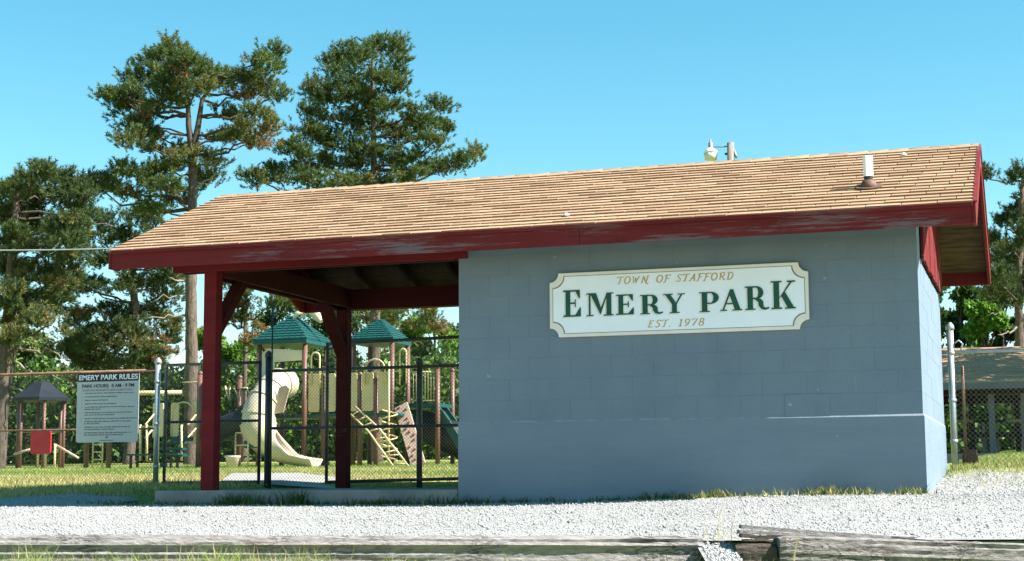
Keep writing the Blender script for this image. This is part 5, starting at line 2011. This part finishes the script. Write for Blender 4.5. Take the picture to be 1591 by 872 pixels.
# stair flights with yellow rails
for px0, px1 in ((292, 306), (226, 240)):
    A_, B_ = onY(px0, 700, Y3 - 0.6), onY(px1, 650, Y3)
    for dz in (0.25, 0.62):
        pass
    MB().tube([onY(px0, 660, Y3 - .5), onY(px1, 643, Y3)], 0.024, 8).build('hand_rail', 'pgbeige', ps, True)
    MB().tube([onY(px0, 680, Y3 - .5), onY(px1, 664, Y3)], 0.024, 8).build('hand_rail', 'pgbeige', ps, True)
for px_ in (218, 228, 282):
    pipe('rail_post', onY(px_, 716, Y3 - .5), onY(px_, 660, Y3 - .5), 0.03, 'pgbeige', ps)
for k, py in enumerate((688, 698, 708)):
    c_ = onY(268, py, Y3 - 0.25 - 0.22 * k)
    MB().box(c_.x - 0.35, c_.x + 0.35, c_.y - 0.12, c_.y + 0.12, c_.z - 0.03, c_.z + 0.03).build('step', 'pgtealdark', ps, bevel=0.008)
MB().beam(onY(215, 645 + 18, Y3 - .5), onY(240, 650 + 13, Y3 - .5), 0.03, 0.04).build('hand_rail', 'pgbeige', ps)

# low bench, planter tub, chair
bt = onY(240, 724, 19.2)
bn = thing('picnic_bench', (bt.x, 19.2, gz(bt.x, 19.2)), 'low dark bench on the lawn behind the gate post', 'bench')
zb = gz(bt.x, 19.2)
for k in range(3):
    MB().box(bt.x - 0.75, bt.x + 0.75, 19.0 + k * 0.13, 19.11 + k * 0.13, zb + 0.33, zb + 0.37).build('slat', 'pgtealdark', bn, bevel=0.004)
for sx in (-0.55, 0.55):
    for sy in (19.03, 19.33):
        MB().box(bt.x + sx - 0.025, bt.x + sx + 0.025, sy - 0.025, sy + 0.025, zb - 0.02, zb + 0.33).build('leg', 'pgdark', bn)
tc = onY(361, 724, 19.6)
zt_ = gz(tc.x, 19.6)
tb = thing('planter_tub', (tc.x, 19.6, zt_), 'pale flared concrete tub on the lawn right of the front red post', 'planter')
MB().lathe([(0.115, 0), (0.17, 0.24), (0.195, 0.26), (0.20, 0.30), (0.17, 0.30), (0.15, 0.2)], (tc.x, 19.6, zt_), 18).build('tub', 'bucket', tb, True)
MB().lathe([(0.15, 0.22), (0.10, 0.25)], (tc.x, 19.6, zt_), 12).build('soil', 'tiedark', tb)
cc = onY(384, 716, 20.0)
zc_ = gz(cc.x, 20.0)
chs = thing('step_frame', (cc.x, 20.0, zc_), 'small beige tube step frame with dark plates left of the spiral slide', 'climber')
for sx in (-0.32, 0.02, 0.32):
    pipe('leg', (cc.x + sx, 20.0, zc_ - .02), (cc.x + sx, 20.0, zc_ + (0.85 if sx < 0.3 else 0.5)), 0.02, 'pgbeige', chs)
for zz in (0.85, 0.55):
    pipe('rail', (cc.x - 0.32, 20.0, zc_ + zz), (cc.x + 0.02, 20.0, zc_ + zz), 0.02, 'pgbeige', chs)
for k, zz in enumerate((0.25, 0.48)):
    MB().box(cc.x - 0.1, cc.x + 0.36, 20.0, 20.22, zc_ + zz, zc_ + zz + 0.04 + 0.14 * k).build('plate', 'pgtealdark', chs, bevel=0.006)

# --- hut with shade-darkened hexagonal roof and red panel at far left
Y4 = 22.5
hc = onY(62, 715, Y4)
zg = gz(hc.x, Y4)
zh = lambda py: onY(62, py, Y4).z
hut = thing('play_hut', (hc.x, Y4, zg), 'small play hut with shade-darkened blue six-sided roof and red panel at left', 'play hut')
R6 = (onY(103, 620, Y4).x - onY(22, 620, Y4).x) / 2
m = MB()
m.lathe([(R6 * 1.0, zh(624)), (R6 * 1.02, zh(619)), (R6 * 0.62, zh(607)), (R6 * 0.30, zh(595)), (R6 * 0.05, zh(592))], (hc.x, Y4, 0), 6)
m.build('roof', 'pghutshade', hut)
for k in range(6):
    a_ = k * math.pi / 3 + 0.2
    pipe('post', (hc.x + R6 * .78 * math.cos(a_), Y4 + R6 * .78 * math.sin(a_), zg - .05), (hc.x + R6 * .78 * math.cos(a_), Y4 + R6 * .78 * math.sin(a_), zh(620)), 0.045, 'pgpost', hut)
MB().lathe([(R6 * 0.8, zh(672)), (R6 * 0.8, zh(667))], (hc.x, Y4, 0), 6).build('deck', 'pgdark', hut)
pa, pb = onY(48, 706, Y4 - 0.9), onY(81, 668, Y4 - 0.9)
MB().prism(rounded(pa.x, pb.x, pa.z, pb.z, 0.08), (0, Y4 - 0.9, 0), EX, EZ, 0.05).build('red_panel', 'pgred', hut, bevel=0.01)
MB().lathe([(0.1, 0), (0.09, 0.05), (0.03, 0.07)], (0, 0, 0), 12)
for px_ in (58, 70, 84):
    pp = onY(px_, 712, Y4 - 0.88)
    pipe('panel_leg', (pp.x, Y4 - 0.85, gz(pp.x, Y4 - .85) - .02), (pp.x, Y4 - 0.85, onY(px_, 690, Y4 - .88).z), 0.03, 'pgbeige', hut)
for (p0, p1) in (((84, 690), (122, 712)), ((22, 706), (48, 698))):
    MB().tube([onY(*p0, Y4 - 0.8), onY(*p1, Y4 - 0.8)], 0.035, 8).build('ramp_rail', 'pgrock', hut, True)

# ================================================================== RIGHT-HAND SHELTER, LAMP POLE, WIRE
Y5 = 19.5
z5 = lambda py: onY(1530, py, Y5).z
x5a, x5b = onY(1420, 600, Y5).x, onY(1760, 600, Y5).x
zg5 = gz(0.1, Y5)
sh = thing('picnic_shelter', (0.1, Y5, zg5), 'brown-roofed open picnic shelter seen through the right-hand fence', 'shelter')
zE5, zR5 = z5(596), onY(1530, 541, Y5 + 2.2).z
for k in range(14):
    f0, f1 = k / 14, (k + 1) / 14
    ya, yb = Y5 - 0.5 + 2.7 * f0, Y5 - 0.5 + 2.7 * f1
    za, zb = zE5 + (zR5 - zE5) * f0, zE5 + (zR5 - zE5) * f1
    MB().add([(x5a, ya, za + .02), (x5b, ya, za + .02), (x5b, yb + .05, zb + .02), (x5a, yb + .05, zb + .02), (x5a, ya, za), (x5b, ya, za)], [(0, 1, 2, 3), (4, 5, 1, 0)]).build('shingle_course', 'shingle', sh)
MB().add([(x5a, Y5 + 2.2, zR5), (x5b, Y5 + 2.2, zR5), (x5b, Y5 + 4.9, zE5), (x5a, Y5 + 4.9, zE5)], [(0, 1, 2, 3)]).build('rear_roof', 'shingle', sh)
MB().box(x5a, x5b, Y5 - 0.52, Y5 - 0.47, zE5 - 0.14, zE5 + 0.0).build('fascia', 'pav_fascia', sh)
MB().box(x5a, x5b, Y5 + 4.86, Y5 + 4.91, zE5 - 0.14, zE5 - .003).build('fascia', 'pav_fascia', sh)
MB().box(x5a, x5b, Y5 - 0.05, Y5 + 0.08, zE5 - 0.22, zE5 - 0.03).build('beam', 'rafter', sh)
MB().box(x5a, x5b, Y5 + 4.3, Y5 + 4.45, zE5 - 0.22, zE5 - 0.03).build('beam', 'rafter', sh)
for px_ in (1462, 1541, 1592, 1660):
    xx = onY(px_, 650, Y5).x
    MB().box(xx - 0.06, xx + 0.06, Y5 - 0.05, Y5 + 0.07, zg5 - 0.05, zE5 - 0.22).build('post', 'pav_fascia', sh)
    MB().box(xx + 0.4, xx + 0.52, Y5 + 4.3, Y5 + 4.42, zg5 - 0.05, zE5 - 0.22).build('post', 'rafter', sh)
MB().box(x5a, x5b, Y5 + 0.0, Y5 + 0.05, z5(680), z5(672)).build('rail', 'rafter', sh)
MB().box(x5a, x5b, Y5 - 0.4, Y5 + 4.6, zg5 - 0.15, zg5 + 0.06).build('slab', 'concrete', sh)
for k, xx in enumerate((onY(1505, 690, Y5 + 2).x, onY(1575, 690, Y5 + 2).x)):
    tb_ = thing('picnic_table', (xx, Y5 + 1.8, zg5 + .06), ('grey picnic table under the right-hand shelter nearest the building', 'grey picnic table under the right-hand shelter at the picture edge')[k], 'picnic table', 'tables under the shelter')
    for q in range(4):
        MB().box(xx - 0.8, xx + 0.8, Y5 + 1.5 + q * 0.17, Y5 + 1.65 + q * 0.17, zg5 + 0.76, zg5 + 0.80).build('plank', 'polewood', tb_)
    for dy in (-0.65, 0.95):
        MB().box(xx - 0.8, xx + 0.8, Y5 + 1.8 + dy - 0.14, Y5 + 1.8 + dy + 0.14, zg5 + 0.46, zg5 + 0.50).build('bench_plank', 'polewood', tb_)
    for sx in (-0.6, 0.6):
        MB().beam((xx + sx, Y5 + 1.15, zg5 + .06), (xx + sx, Y5 + 1.7, zg5 + 0.76), 0.05, 0.09).build('leg', 'polewood', tb_)
        MB().beam((xx + sx, Y5 + 2.75, zg5 + .06), (xx + sx, Y5 + 2.0, zg5 + 0.76), 0.05, 0.09).build('leg', 'polewood', tb_)
        MB().box(xx + sx + .03, xx + sx + .07, Y5 + 1.1, Y5 + 2.8, zg5 + 0.40, zg5 + 0.455).build('cross_brace', 'polewood', tb_)

YP = 29.0
pp = onY(1135, 222, YP)
lp = thing('lamp_pole', (pp.x, YP, gz(pp.x, YP)), 'grey wooden pole with a bell-shaped yard lamp rising behind the roof ridge', 'lamp pole')
MB().tube([(pp.x, YP, gz(pp.x, YP) - 0.3), (pp.x, YP, 5), (pp.x, YP, pp.z)], [0.15, 0.13, 0.10], 14).build('pole', 'polewood', lp, True)
sc = (pp.z - onY(1135, 250, YP).z) / 28.0
lx = pp.x - 31 * sc
lz = lambda py: onY(1104, py, YP).z
pipe('arm', (lx, YP, lz(229.5)), (pp.x, YP, lz(229.5)), 0.022, 'lampgrey', lp)
MB().lathe([(1.2 * sc, lz(216)), (1.5 * sc, lz(221)), (3.2 * sc, lz(222)), (3.6 * sc, lz(230)), (4.2 * sc, lz(232))][::-1], (lx, YP, 0), 16).build('photocell', 'lampgrey', lp, True)
MB().lathe([(9.2 * sc, lz(249)), (10.6 * sc, lz(238))], (lx, YP, 0), 22).build('globe', 'lampglass', lp, True)
MB().lathe([(11.0 * sc, lz(238)), (10.4 * sc, lz(235)), (5.0 * sc, lz(231)), (4.0 * sc, lz(230))], (lx, YP, 0), 22).build('reflector_shell', 'vinyl', lp, True)
pipe('bolt', (pp.x - 9 * sc, YP, lz(241)), (pp.x - 3 * sc, YP, lz(241)), 0.035, 'rubber', lp)
MB().tube([(pp.x + 5 * sc, YP, lz(236)), (pp.x + 7 * sc, YP, lz(243)), (pp.x + 9 * sc, YP, lz(248))], 0.04, 8).build('bracket', 'lampgrey', lp, True)

A_, B_ = onY(-900, 330, 12.0), Vector((pp.x - 0.1, YP, lz(275)))
pts = []
for t in np.linspace(0, 1, 40):
    p = A_.lerp(B_, t)
    p.z -= 4 * t * (1 - t) * 1.44
    pts.append(p)
tag(MB().tube(pts, 0.02, 6).build('overhead_wire', 'cable', None, True), 'thin overhead wire crossing the trees at left to the lamp pole', 'wire')

scene.render.engine = 'CYCLES'
